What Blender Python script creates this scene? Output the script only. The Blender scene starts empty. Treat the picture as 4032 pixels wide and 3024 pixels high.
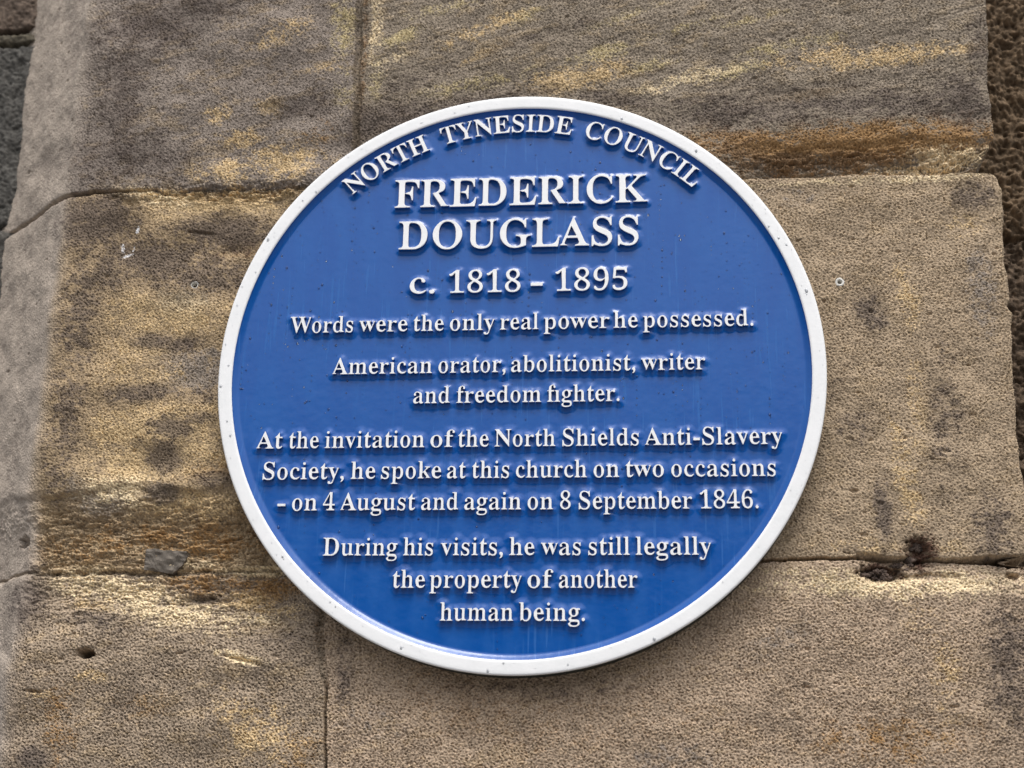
import bpy, math, random
import numpy as np
from mathutils import Matrix, Vector
from mathutils.kdtree import KDTree
from mathutils.geometry import delaunay_2d_cdt

random.seed(7)
RNG = np.random.default_rng(11)
SC = bpy.context.scene
COL = SC.collection
MM = 0.001
Z0 = 2.10                      # height of the plaque's centre above the pavement

# ------------------------------------------------------------------ camera
cam_d = bpy.data.cameras.new('camera')
cam_d.sensor_width = 36.0
cam_d.lens = 53.02
cam_d.clip_start = 0.05
cam_d.clip_end = 500.0
cam = bpy.data.objects.new('camera', cam_d)
COL.objects.link(cam)
R = ((0.99567176, 0.01286152, 0.09204524),
     (0.01698462, 0.94851949, -0.31626303),
     (-0.09137433, 0.31645752, 0.94419562))
# plaque axes (x right, y up, z out of the wall) -> world (x, -z, y)
M = Matrix(((1, 0, 0), (0, 0, -1), (0, 1, 0)))
cam.matrix_world = Matrix.Translation((0.10944, -1.16213, Z0 - 0.40357)) @ (M @ Matrix(R)).to_4x4()
cam_d.dof.use_dof = True
cam_d.dof.focus_distance = 1.235
cam_d.dof.aperture_fstop = 6.0
SC.camera = cam

# ------------------------------------------------------------------ sky, sun, exposure
SUN_EL, SUN_AZ = 63.0, 12.0    # degrees; azimuth measured from straight in front of the wall, to the right
world = bpy.data.worlds.new('World')
SC.world = world
world.use_nodes = True
nt = world.node_tree
for n in list(nt.nodes):
    nt.nodes.remove(n)
wo = nt.nodes.new('ShaderNodeOutputWorld')
bg = nt.nodes.new('ShaderNodeBackground')
sky = nt.nodes.new('ShaderNodeTexSky')
sky.sky_type = 'NISHITA'
sky.sun_disc = False
sky.sun_elevation = math.radians(SUN_EL)
sky.sun_rotation = math.radians(180.0 - SUN_AZ)
sky.air_density = 1.0
sky.dust_density = 4.0
sky.ozone_density = 1.0
hs = nt.nodes.new('ShaderNodeHueSaturation')
hs.inputs['Saturation'].default_value = 0.36     # grey cloud cover
tc = nt.nodes.new('ShaderNodeTexCoord')
sx = nt.nodes.new('ShaderNodeSeparateXYZ')
mr = nt.nodes.new('ShaderNodeMapRange')          # overcast sky: bright overhead, dark skyline band added low down for the plaque's reflection
mr.interpolation_type = 'SMOOTHSTEP'
mr.inputs['From Min'].default_value = 0.15
mr.inputs['From Max'].default_value = 0.36
mr.inputs['To Min'].default_value = 0.07
mr.inputs['To Max'].default_value = 1.0
mx = nt.nodes.new('ShaderNodeMix')
mx.data_type = 'RGBA'
mx.blend_type = 'MULTIPLY'
mx.inputs['Factor'].default_value = 1.0
nt.links.new(sky.outputs[0], hs.inputs['Color'])
nt.links.new(tc.outputs['Generated'], sx.inputs[0])
nt.links.new(sx.outputs['Z'], mr.inputs['Value'])
nt.links.new(hs.outputs[0], mx.inputs[6])
nt.links.new(mr.outputs[0], mx.inputs[7])
nt.links.new(mx.outputs[2], bg.inputs['Color'])
bg.inputs['Strength'].default_value = 0.15
nt.links.new(bg.outputs[0], wo.inputs[0])

sun_d = bpy.data.lights.new('sun', 'SUN')
sun_d.energy = 1.0
sun_d.angle = math.radians(22.0)
sun_d.color = (1.0, 0.97, 0.93)
sun = bpy.data.objects.new('sun', sun_d)
COL.objects.link(sun)
el, az = math.radians(SUN_EL), math.radians(SUN_AZ)
to_sun = Vector((math.sin(az) * math.cos(el), -math.cos(az) * math.cos(el), math.sin(el)))
sun.rotation_euler = to_sun.to_track_quat('Z', 'Y').to_euler()

SC.render.engine = 'CYCLES'
SC.view_settings.view_transform = 'Standard'
SC.view_settings.look = 'None'
SC.view_settings.gamma = 1.0
SC.view_settings.use_curve_mapping = False
SC.view_settings.exposure = 0.68

# ------------------------------------------------------------------ tables (measured, millimetres on the wall / plaque)
BLOBS = [
    (-346, 346, 41.8, 22.8, 10, 'dark', 1.04), (-300, 366, 34.2, 15.2, 0, 'dark', 0.78), (-369, 279, 19.0, 64.6, -3, 'dark', 0.78),
    (-359, 213, 45.6, 22.8, 0, 'dark', 0.78), (-225, 297, 49.4, 22.8, 15, 'dark', 0.33), (-205, 259, 34.2, 13.3, 10, 'dark', 0.65),
    (-229, 259, 11.4, 8.4, 0, 'tan', 0.9), (-223, 333, 28.5, 8.4, 22, 'tan', 0.6), (-186, 296, 22.8, 5.3, 12, 'tan', 0.5),
    (-277, 252, 9.9, 7.6, 0, 'tan', 0.9), (-254, 228, 17.1, 8.4, 0, 'tan', 0.7), (-214, 204, 32.3, 12.2, -5, 'tan', 1),
    (-265, 198, 26.6, 9.1, 0, 'tan', 0.9), (-167, 338, 9.5, 26.6, 0, 'olive', 0.7), (-164, 276, 9.5, 22.8, 0, 'olive', 0.5),
    (-183, 230, 19.0, 15.2, 20, 'ochre', 0.35), (-344, 192, 22.8, 5.3, 5, 'tan', 0.4), (-147, 309, 3.4, 72.2, 0, 'brown', 0.6),
    (-136, 337, 6.1, 34.2, 0, 'cream', 0.55), (-133, 285, 5.3, 22.8, 0, 'olive', 0.7), (-115, 324, 17.1, 6.1, 22, 'olive', 0.8),
    (-119, 304, 12.9, 4.6, 25, 'cream', 0.8), (-78, 354, 26.6, 6.1, 15, 'olive', 0.6), (-35, 333, 34.2, 6.8, 25, 'tan', 0.7),
    (-6, 344, 19.0, 7.6, 20, 'olive', 0.6), (-31, 309, 26.6, 4.6, 22, 'tan', 0.5), (-55, 275, 60.8, 6.1, 12, 'olive', 0.6),
    (44, 279, 38.0, 10.6, 12, 'tan', 0.9), (65, 301, 26.6, 6.8, 18, 'olive', 0.8), (110, 290, 22.8, 5.3, 12, 'olive', 0.6),
    (118, 266, 20.9, 4.6, 10, 'cream', 0.7), (151, 277, 36.1, 6.1, 15, 'cream', 0.7), (187, 282, 30.4, 4.9, 12, 'olive', 0.8),
    (232, 304, 41.8, 5.3, 12, 'olive', 0.6), (256, 294, 41.8, 8.4, 10, 'tan', 0.55), (320, 292, 57.0, 8.4, 6, 'tan', 0.8),
    (376, 296, 22.8, 6.1, 8, 'tan', 0.6), (238, 254, 45.6, 5.3, 5, 'tan', 0.6), (82, 338, 45.6, 5.3, 20, 'olive', 0.4),
    (143, 326, 45.6, 4.6, 18, 'olive', 0.4), (201, 331, 34.2, 4.6, 15, 'olive', 0.4), (210, 243, 83.6, 17.1, 4, 'dark', 0.85),
    (309, 244, 60.8, 11.4, 0, 'dark', 0.91), (382, 246, 20.9, 20.9, 0, 'dark', 1.04), (395, 293, 8.4, 38.0, 0, 'dark', 0.65),
    (-116, 242, 32.3, 17.1, 12, 'dark', 1.3), (-50, 253, 57.0, 8.4, 12, 'dark', 1.04), (85, 256, 38.0, 6.1, -10, 'dark', 0.78),
    (-1, 318, 38.0, 7.6, 20, 'dark', 0.45), (-97, 283, 26.6, 9.5, 20, 'dark', 0.65), (48, 330, 45.6, 7.6, 20, 'dark', 0.39),
    (209, 207, 49.4, 12.9, -8, 'ochre', 1.2), (287, 206, 64.6, 16.7, 0, 'ochre', 1.25), (365, 209, 38.0, 16.0, 0, 'ochre', 1.2),
    (236, 192, 83.6, 7.6, 0, 'brown', 0.9), (189, 201, 26.6, 11.4, -15, 'brown', 0.7), (307, 215, 45.6, 5.3, 0, 'ochre', 0.6),
    (368, 192, 36.1, 9.9, 3, 'cream', 0.95), (329, 186, 34.2, 5.3, 2, 'cream', 0.7), (-381, 152, 28.5, 22.8, 0, 'dark', 1.3),
    (-324, 113, 41.8, 17.1, 0, 'dark', 1.04), (-260, 138, 41.8, 15.2, -5, 'dark', 1.1), (-277, 94, 41.8, 19.0, 0, 'dark', 0.78),
    (-361, 105, 26.6, 19.0, 0, 'dark', 0.65), (-330, 173, 30.4, 7.6, -14, 'cream', 0.8), (-287, 163, 41.8, 9.9, -8, 'tan', 1.1),
    (-241, 164, 26.6, 12.9, 0, 'tan', 1), (-307, 152, 19.0, 6.8, 0, 'tan', 0.8), (-229, 117, 22.8, 7.6, -20, 'ochre', 0.6),
    (-219, 145, 11.4, 11.4, 0, 'tan', 0.4), (-254, 118, 15.2, 5.3, 0, 'ochre', 0.5), (-332, 63, 26.6, 17.1, 0, 'tan', 0.8),
    (-292, 73, 22.8, 10.6, 0, 'cream', 0.7), (-302, 56, 41.8, 13.3, 0, 'tan', 1), (-245, 55, 22.8, 15.2, 0, 'tan', 0.7),
    (-329, 35, 26.6, 11.4, 0, 'tan', 0.7), (-326, 6, 30.4, 15.2, 0, 'tan', 0.7), (-251, 76, 19.0, 9.5, 0, 'tan', 0.4),
    (-317, 37, 17.1, 6.1, 0, 'dark', 1.17), (-290, 34, 15.2, 5.3, 0, 'dark', 1.04), (-274, 9, 41.8, 15.2, 0, 'grey', 1),
    (-327, -11, 24.7, 6.8, 5, 'dark', 1.04), (-268, -12, 22.8, 7.6, 0, 'dark', 0.52), (-309, -44, 43.7, 17.1, 0, 'tan', 1.2),
    (-318, -72, 34.2, 19.0, 0, 'tan', 1.1), (-272, -57, 38.0, 17.1, 0, 'tan', 0.9), (-250, -33, 22.8, 11.4, 0, 'tan', 0.6),
    (-332, -96, 30.4, 11.4, 0, 'cream', 0.7), (-247, -77, 30.4, 15.2, 0, 'ochre', 0.6), (-276, -104, 45.6, 13.3, 0, 'tan', 0.7),
    (-293, -42, 16.0, 7.6, -5, 'dark', 1.3), (-298, -66, 13.7, 12.9, 0, 'dark', 1.17), (-298, -97, 12.2, 6.8, 0, 'dark', 1.3),
    (-250, -89, 17.1, 7.6, 0, 'dark', 0.91), (-320, -54, 11.4, 4.6, 0, 'dark', 0.52), (-244, -57, 15.2, 6.1, 0, 'dark', 0.65),
    (-270, -34, 15.2, 4.6, 0, 'dark', 0.65), (-345, -103, 20.9, 9.1, 0, 'grey', 1), (-368, -92, 11.4, 11.4, 0, 'grey', 0.6),
    (-386, 53, 15.2, 83.6, -2, 'dark', 0.78), (-386, -39, 13.7, 57.0, -2, 'dark', 0.72), (-265, -136, 83.6, 15.2, 0, 'ochre', 0.6),
    (-212, -124, 22.8, 15.2, 0, 'brown', 0.5), (-351, -143, 57.0, 15.2, 0, 'ochre', 0.4), (-340, 140, 1.1, 2.3, -20, 'white', 1.6),
    (-353, 124, 1.5, 3.4, 10, 'white', 1.0), (-348, 117, 4.6, 1.3, 20, 'white', 0.95), (-343, 123, 1.1, 3.0, -10, 'white', 0.75),
    (-360, -170, 41.8, 9.9, 0, 'cream', 0.8), (-323, -180, 49.4, 9.9, -14, 'cream', 0.95), (-287, -193, 45.6, 11.4, -12, 'cream', 0.95),
    (-342, -189, 22.8, 7.6, 0, 'tan', 0.6), (-251, -172, 30.4, 13.7, 0, 'ochre', 0.7), (-205, -175, 20.9, 9.9, 0, 'ochre', 0.9),
    (-215, -162, 28.5, 3.4, 0, 'cream', 1.2), (-231, -185, 26.6, 6.1, 0, 'tan', 0.7), (-237, -202, 49.4, 5.3, 0, 'cream', 0.5),
    (-271, -157, 22.8, 5.7, 0, 'cream', 0.5), (-192, -193, 22.8, 7.6, 0, 'tan', 0.5), (-299, -153, 8.4, 5.3, 0, 'ochre', 0.7),
    (-254, -185, 15.2, 3.0, 5, 'dark', 1.04), (-344, -204, 22.8, 7.6, -10, 'dark', 0.65), (-409, -182, 19.0, 22.8, 0, 'dark', 0.91),
    (-219, -234, 22.8, 3.8, -12, 'cream', 0.7), (-385, -264, 11.4, 3.0, 0, 'tan', 0.8), (-339, -249, 15.2, 4.6, 0, 'tan', 0.5),
    (-362, -286, 15.2, 34.2, 5, 'ochre', 0.45), (-200, -291, 34.2, 19.0, -20, 'tan', 0.65), (-170, -305, 15.2, 15.2, 0, 'ochre', 0.6),
    (-233, -256, 22.8, 11.4, 0, 'tan', 0.3), (-299, -271, 30.4, 15.2, 0, 'ochre', 0.25), (-381, -314, 9.9, 6.8, 0, 'dark', 1.43),
    (-190, -219, 22.8, 7.6, 0, 'dark', 0.52), (-157, -200, 5.3, 26.6, 0, 'brown', 0.5), (290, 53, 9.9, 15.2, 20, 'dark', 0.91),
    (321, 65, 7.6, 30.4, 10, 'tan', 0.6), (324, -27, 9.5, 45.6, 0, 'tan', 0.5), (343, -39, 19.0, 76.0, 0, 'dark', 0.39),
    (311, -97, 7.6, 45.6, 8, 'tan', 0.7), (291, -119, 5.3, 22.8, 0, 'dark', 1.04), (274, -46, 15.2, 15.2, 0, 'dark', 0.52),
    (257, -19, 22.8, 22.8, 0, 'dark', 0.26), (380, 152, 15.2, 11.4, 0, 'dark', 0.78), (371, 131, 19.0, 22.8, 0, 'tan', 0.4),
    (227, 160, 30.4, 11.4, 0, 'grey', 0.4), (376, -134, 15.2, 30.4, 0, 'dark', 0.65), (297, -145, 45.6, 6.1, 0, 'tan', 0.5),
    (324, 171, 64.6, 2.7, 2, 'cream', 0.8), (235, 170, 34.2, 2.3, 2, 'cream', 0.7), (148, 136, 22.8, 15.2, 0, 'ochre', 0.2),  # the two thin cream strips paint in the light caught by the arris
    (381, 72, 11.4, 45.6, 0, 'grey', 0.5), (284, -175, 72.2, 9.1, 0, 'cream', 1), (348, -175, 38.0, 9.9, 0, 'cream', 1),
    (228, -167, 34.2, 5.3, 0, 'cream', 0.6), (318, -200, 22.8, 11.4, 0, 'tan', 0.4), (329, -242, 11.4, 45.6, 0, 'tan', 0.4),
    (378, -235, 17.1, 49.4, 0, 'dark', 0.78), (294, -294, 60.8, 19.0, 0, 'ochre', 0.4), (68, -282, 95.0, 30.4, 0, 'warm', 0.4),
    (-40, -262, 57.0, 26.6, 0, 'warm', 0.6), (7, -258, 106.4, 11.4, 0, 'dark', 0.33), (211, -218, 45.6, 15.2, 20, 'grey', 0.3),
    (121, -309, 45.6, 15.2, 0, 'grey', 0.4), (-112, -284, 38.0, 22.8, 0, 'grey', 0.3), (-136, -244, 7.6, 22.8, 0, 'dark', 0.65),
    (287, -165, 15.2, 5.3, 0, 'rust', 1.1), (316, -149, 10.6, 15.2, -20, 'rust', 1.1),
]
HOLLOWS = [(-347.8, -230.9, 6.3, 3.6, 0, 24), (-358.9, -214.9, 1.5, 1.1, 0, 3), (-386.9, -261.7, 6.1, 1.3, -4, 4), (-216.8, -236.3, 15.2, 1.9, -12, 3.5), (-269.1, -230.2, 3.0, 1.5, 0, 2.5), (226.6, -225.7, 2.3, 1.5, -10, 3), (225.0, -254.6, 3.4, 1.1, -10, 3), (335.1, -268.9, 3.4, 1.1, 0, 3), (286.9, -166.5, 14.4, 5.7, 0, 10), (315.7, -149.7, 7.6, 11.4, -25, 9), (283.7, -154.4, 15.2, 2.7, -10, 6), (387.7, -157.5, 14.4, 3.4, 0, 11), (388.8, -168.8, 5.3, 2.3, 0, 7), (-284.7, 137.3, 11.4, 1.5, -5, 3), (-254.2, 119.8, 11.4, 5.3, 0, 2), (-228.7, 258.8, 7.6, 5.3, 0, 1.5), (-277.2, 252.0, 6.8, 5.3, 0, 1.5), (290.3, 53.4, 1.9, 1.9, 0, 3), (269.2, -100.1, 2.7, 1.5, 0, 3), (228.7, -61.4, 2.3, 1.5, 0, 2), (231.3, 87.7, 2.3, 1.9, 0, 2.5), (253.0, 62.3, 1.5, 1.5, 0, 2), (-430.1, -135.2, 7.6, 4.6, 0, 8), (-135.1, 200.6, 4.6, 8.4, 0, 2), (-145.9, 337.6, 3.0, 15.2, 0, 1.5), (323.5, -169.1, 22.8, 3.0, 0, 3), (-261.3, -184.7, 15.2, 2.3, 4, 3.5), (-246.5, -177.1, 6.1, 2.3, 0, 3), (-224.3, -166.5, 26.6, 1.9, 0, 3), (384.8, 115.7, 5.3, 9.9, -15, -1.5)]
CHIP = [(-308.7, -143.6), (-300.8, -143.2), (-293.6, -144.5), (-281.4, -144.9), (-273.8, -145.8), (-273.7, -150.2), (-277.2, -156.6), (-285.2, -163.7), (-297.4, -161.8), (-309.7, -160.3), (-309.4, -152.3)]
GLYPHS = {
    ',': (219, ['43 66 47 42 56 26 67 16 87 6 91 1 93 -9 92 -34 85 -59 74 -79 56 -99 56 -114 57 -117 62 -120 92 -110 107 -101 129 -84 152 -58 166 -34 177 -4 180 26 178 51 175 66 167 86 154 106 132 121 112 126 102 126 82 123 62 111 47 91']),
    '-': (323, ['36 230 36 180 38 175 41 172 46 170 271 170 281 171 285 175 287 180 287 260 286 265 280 270 46 271 41 269 37 265']),
    '.': (219, ['46 52 51 27 64 7 85 -7 110 -12 135 -7 154 7 167 27 172 52 167 77 152 97 135 109 110 114 85 109 65 96 51 77']),
    '1': (559, ['51 575 56 555 69 540 99 525 114 524 139 531 163 545 214 605 224 615 229 615 233 600 248 130 245 100 242 90 233 75 224 65 209 56 179 48 114 48 102 45 98 35 98 15 100 5 104 1 119 0 489 0 504 2 507 5 509 10 509 25 508 40 504 46 494 48 429 48 404 53 389 60 374 73 366 85 361 100 358 130 358 700 357 710 355 715 349 717 339 718 274 718 264 716 130 620 109 608 60 590 54 586 51 580']),
    '4': (559, ['13 220 14 195 16 190 23 186 293 186 303 185 308 180 309 170 308 125 301 100 296 90 278 70 271 65 258 59 233 52 189 50 183 47 180 35 181 10 183 4 188 1 513 0 523 1 528 4 530 10 531 25 531 40 528 47 523 50 488 53 468 59 453 66 438 79 430 90 425 100 418 125 417 175 418 180 423 185 533 187 537 190 539 195 540 235 539 245 533 251 428 252 421 255 418 260 417 695 416 705 413 712 403 714 313 714 303 712 298 708 19 250 14 240', '88 260 233 507 254 545 277 595 293 619 298 621 301 615 303 605 311 520 308 259 303 254 293 252 108 251 93 252 88 255']),
    '5': (559, ['49 109 51 89 59 69 79 42 101 24 129 9 159 -2 199 -9 239 -11 274 -10 299 -4 329 6 356 19 384 35 414 58 432 74 452 99 465 119 477 149 483 184 486 224 483 259 475 294 464 319 443 349 422 369 389 392 354 411 309 426 244 433 189 430 154 424 149 424 145 429 144 434 159 604 162 614 169 617 359 618 384 616 394 609 399 600 414 569 424 539 434 535 454 535 464 535 472 539 474 544 474 554 470 684 469 694 464 699 449 700 104 700 94 699 89 695 86 679 59 384 58 374 61 369 69 364 94 355 104 356 159 369 179 370 244 366 279 360 319 343 329 337 344 322 359 294 370 254 372 209 370 179 364 149 351 119 337 99 326 89 314 80 294 72 264 65 229 62 199 64 174 72 154 84 138 99 127 119 114 158 109 163 104 164 79 160 64 152 57 144 53 134']),
    '6': (559, ['61 380 62 325 67 255 76 200 89 155 106 114 116 95 139 65 171 35 206 12 246 -3 291 -9 331 -6 371 5 406 24 433 45 455 70 475 100 490 135 500 175 503 195 505 230 501 275 491 315 474 350 461 368 451 378 431 394 406 410 366 427 331 434 291 434 251 426 226 417 206 402 196 396 186 393 181 394 178 405 176 475 178 490 192 545 217 600 238 625 261 645 276 654 296 663 321 666 341 664 356 656 381 636 388 625 392 615 396 595 400 560 403 555 406 553 416 552 431 554 461 561 476 566 486 575 491 582 495 595 494 605 489 630 483 645 474 660 461 673 431 692 401 706 366 716 331 721 291 720 276 718 241 708 211 695 201 688 174 665 148 635 126 602 108 565 91 525 74 475 65 435', '168 325 171 335 191 349 246 372 266 377 281 379 316 375 331 369 346 359 367 340 376 330 385 310 394 270 398 220 394 170 386 130 380 115 366 90 345 70 326 61 301 57 266 62 251 69 231 83 211 108 202 125 184 175 172 240']),
    '8': (559, ['47 182 50 152 58 122 72 92 89 67 112 45 142 23 177 6 212 -3 227 -5 272 -8 317 -6 337 -3 377 7 412 24 427 33 457 57 477 81 491 102 499 122 508 162 511 187 508 217 497 252 477 285 452 312 365 377 359 382 357 387 362 393 397 416 422 434 447 459 467 487 475 507 479 522 481 547 480 567 478 587 470 612 457 637 442 657 432 668 410 687 377 706 337 718 287 722 232 718 187 705 157 690 127 667 102 639 92 624 86 612 79 592 73 567 71 547 72 532 76 507 82 485 98 452 122 422 147 397 188 367 190 362 187 357 142 330 112 308 78 272 67 256 56 232 50 207', '148 177 153 217 161 242 167 252 182 272 221 312 242 329 247 332 252 332 296 312 327 294 357 273 370 262 387 242 399 217 404 202 407 172 401 132 389 107 377 91 347 66 332 57 307 49 277 46 252 48 237 53 207 67 187 82 167 106 155 132 151 147', '176 557 179 582 183 597 192 617 208 637 222 649 247 661 262 665 282 667 302 664 327 654 346 642 362 627 374 612 380 597 387 572 388 552 382 512 376 492 370 482 357 465 327 434 307 418 297 415 287 418 237 446 212 466 197 483 187 497 182 512 179 527']),
    '9': (559, ['54 480 59 430 66 400 78 375 84 364 103 340 124 322 139 312 161 300 194 287 229 280 264 279 289 285 314 297 334 313 354 336 369 348 374 350 379 345 380 340 385 280 385 265 376 215 361 160 337 115 319 91 304 78 274 62 259 57 229 54 199 57 174 69 159 82 138 105 114 142 109 145 104 145 92 140 77 130 68 120 64 110 63 95 65 80 70 65 79 50 101 25 109 18 124 9 159 -4 189 -8 229 -10 279 -6 319 5 356 25 386 50 403 70 416 85 438 120 455 155 469 193 481 240 490 285 494 335 496 385 491 470 483 520 469 565 463 580 443 620 419 651 394 677 379 688 349 706 309 720 274 723 254 723 214 717 179 703 149 684 121 660 96 630 78 600 65 565 57 525', '161 490 165 540 173 580 178 595 194 622 214 640 244 652 269 655 294 652 324 638 340 625 356 605 373 565 377 550 387 495 390 420 389 410 377 390 364 377 344 363 319 351 299 348 274 346 249 348 224 354 209 361 199 369 185 385 179 395 171 415 166 440']),
    'A': (650, ['4 25 7 18 17 16 157 16 167 17 172 20 175 25 172 30 137 41 127 46 119 55 116 65 117 80 125 105 155 180 162 188 177 190 382 190 392 189 397 186 401 180 430 110 432 100 432 90 424 65 421 60 412 51 387 39 346 30 342 25 341 15 343 5 347 1 362 0 642 0 652 1 658 5 660 20 657 28 612 49 604 55 577 88 557 121 323 675 317 685 312 688 302 688 298 685 292 674 69 120 52 65 47 57 40 50 32 44 12 35 6 30', '183 255 252 450 257 462 262 469 267 468 277 451 364 270 370 255 370 250 362 247 352 246 197 246 187 248 184 250']),
    'C': (697, ['55 338 58 293 67 248 81 203 103 158 125 122 145 97 167 73 205 40 240 17 279 -2 295 -8 335 -17 385 -22 435 -18 480 -10 525 5 565 25 610 60 640 93 662 123 664 128 663 133 654 143 640 155 635 155 630 153 595 118 565 95 535 76 490 55 450 44 415 41 380 44 365 46 330 55 290 75 259 103 229 148 209 208 201 258 200 278 198 343 200 408 202 433 209 483 224 528 230 543 255 585 285 614 315 634 355 648 390 652 430 650 460 642 497 628 532 608 565 573 572 563 594 518 615 466 620 462 625 461 640 463 644 468 645 478 645 668 644 683 637 688 625 688 620 685 611 668 596 648 590 644 580 642 570 646 545 662 490 683 435 696 395 699 340 696 296 688 281 683 245 666 210 644 173 613 150 587 130 562 101 518 80 474 66 433 58 388']),
    'D': (738, ['22 662 24 652 27 649 72 640 92 631 105 622 112 612 122 592 128 552 128 122 126 102 120 77 107 56 97 49 77 40 42 32 33 27 31 22 30 12 31 7 35 2 52 0 332 -3 422 -1 437 3 497 26 552 61 596 97 631 142 658 197 674 262 681 342 678 387 672 423 657 477 640 512 622 542 590 582 562 608 532 631 492 653 442 670 397 678 372 679 37 678 27 676 23 672', '253 132 253 562 258 597 267 618 277 626 290 632 312 637 327 638 377 633 412 622 442 607 452 600 477 577 486 567 507 532 524 487 528 472 535 417 538 342 536 267 526 202 508 147 484 107 462 87 447 76 427 64 394 52 367 46 327 43 307 45 284 52 267 65 260 77 254 102']),
    'E': (658, ['14 13 16 -2 19 -5 29 -7 584 -7 594 -6 601 -2 605 8 642 198 643 213 639 216 619 218 609 215 604 208 572 143 549 109 534 93 524 84 499 71 484 66 434 55 394 51 344 48 304 51 279 61 264 76 257 88 254 108 255 323 256 333 259 340 264 341 309 324 359 320 379 310 393 293 402 273 424 180 429 176 434 175 449 177 452 183 453 193 453 493 452 508 448 513 439 515 429 514 424 509 413 463 401 428 388 403 372 383 349 374 319 370 269 355 259 355 256 363 255 373 254 573 257 593 264 612 274 621 299 631 349 634 394 632 439 626 474 618 499 608 509 603 529 583 544 558 555 523 566 478 569 474 574 472 589 472 594 473 598 478 599 488 599 668 598 678 594 683 579 685 39 685 24 684 19 680 17 673 17 658 19 652 23 648 69 642 94 631 104 623 107 618 111 598 113 583 112 93 109 68 104 58 99 53 84 43 74 39 54 34 19 29 15 23']),
    'F': (602, ['14 665 15 655 19 649 69 638 99 622 104 617 107 610 112 585 112 95 110 80 108 70 104 61 81 45 64 38 28 30 24 25 23 20 25 5 29 1 39 0 374 1 379 4 381 10 382 20 379 27 374 30 339 35 299 46 272 65 265 75 258 90 255 105 253 125 254 335 259 344 264 344 309 328 354 319 369 312 384 295 399 265 409 230 420 180 424 176 434 175 444 176 448 180 450 195 449 510 445 515 439 517 424 516 419 513 399 435 384 406 374 395 364 388 354 384 269 358 259 357 255 365 254 375 253 585 255 605 260 615 271 625 294 632 329 634 384 633 424 629 459 622 480 615 494 608 509 597 525 575 541 540 559 475 569 471 584 472 589 476 591 490 591 665 589 680 584 684 574 685 29 685 19 683 16 680']),
    'G': (756, ['56 343 60 293 66 258 69 243 80 208 103 158 121 128 141 103 154 88 186 58 216 34 249 13 296 -7 351 -18 401 -22 471 -17 536 0 641 36 645 43 646 48 647 188 650 203 654 218 671 240 680 248 701 259 741 268 745 278 744 288 741 292 731 295 431 295 414 293 410 288 409 283 410 273 413 268 421 265 446 263 471 257 496 246 506 239 520 218 527 188 527 108 522 83 519 73 506 57 474 38 461 32 441 28 406 26 366 32 346 37 322 48 291 67 261 96 238 133 231 148 213 198 203 268 202 343 204 423 212 483 226 528 232 543 256 583 293 618 321 635 351 646 366 650 401 652 431 649 456 643 499 623 536 600 551 588 571 565 587 538 618 468 621 464 626 462 641 463 645 468 646 478 646 673 645 683 641 687 636 689 624 688 616 683 606 668 597 648 591 643 586 642 576 644 561 656 551 662 496 683 441 695 396 699 371 699 321 693 286 684 246 666 206 639 151 588 125 553 103 518 83 478 69 438 60 388']),
    'H': (779, ['23 15 25 5 28 2 38 0 338 0 353 1 358 5 360 15 359 25 355 30 323 36 293 47 273 62 260 85 253 125 254 315 258 320 268 322 508 322 523 319 527 310 527 125 521 90 516 80 506 65 493 53 468 39 428 31 423 28 420 15 423 4 428 1 438 0 733 0 748 1 753 5 755 20 753 26 748 30 723 35 698 44 688 50 676 60 671 70 668 95 669 600 673 615 678 623 683 627 708 639 743 647 751 650 755 660 754 670 751 675 738 678 458 678 433 678 423 675 421 670 420 660 421 655 425 650 483 635 493 630 507 620 513 614 520 600 524 585 527 555 527 390 523 383 518 381 483 380 268 380 258 382 255 385 253 400 253 560 255 580 259 595 269 615 293 632 303 636 355 650 359 655 360 660 359 670 356 675 343 678 263 678 43 678 33 677 27 675 25 670 24 660 28 650 33 647 73 638 96 625 106 615 111 595 112 95 107 65 100 55 73 39 28 30 24 25']),
    'I': (388, ['20 15 22 5 25 2 35 0 350 0 360 1 364 5 366 20 365 25 360 30 300 47 285 53 275 61 265 75 259 90 256 105 254 125 254 565 256 585 260 601 282 625 290 630 315 641 355 648 360 650 363 655 364 665 360 676 345 678 40 678 25 676 21 670 21 655 25 649 75 640 100 627 123 600 129 580 130 125 129 105 123 85 101 60 90 53 70 43 25 30 21 25']),
    'K': (760, ['24 15 26 5 29 2 39 0 344 0 354 1 359 5 361 20 359 27 356 30 329 35 304 42 294 47 276 60 269 69 262 85 255 115 254 295 258 305 264 310 289 332 299 336 309 327 479 115 497 90 506 75 507 65 506 60 499 50 494 46 474 36 434 28 429 24 428 20 430 15 439 11 484 11 739 11 754 12 759 14 762 20 761 25 754 32 724 43 694 50 683 55 674 62 408 390 401 400 399 405 404 415 554 571 592 605 604 613 639 631 674 641 717 650 722 655 723 660 722 670 720 675 709 678 614 678 449 678 437 675 434 670 433 660 434 655 439 649 479 644 499 640 509 635 514 630 515 625 509 605 495 585 469 557 289 363 279 354 274 352 270 360 268 370 255 555 255 570 258 590 264 605 270 615 294 632 304 636 356 650 360 655 361 660 359 673 354 677 339 678 44 678 34 677 28 675 26 670 25 660 29 650 34 648 74 640 99 626 108 615 112 595 113 95 108 65 101 55 74 39 29 30 25 25']),
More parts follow.
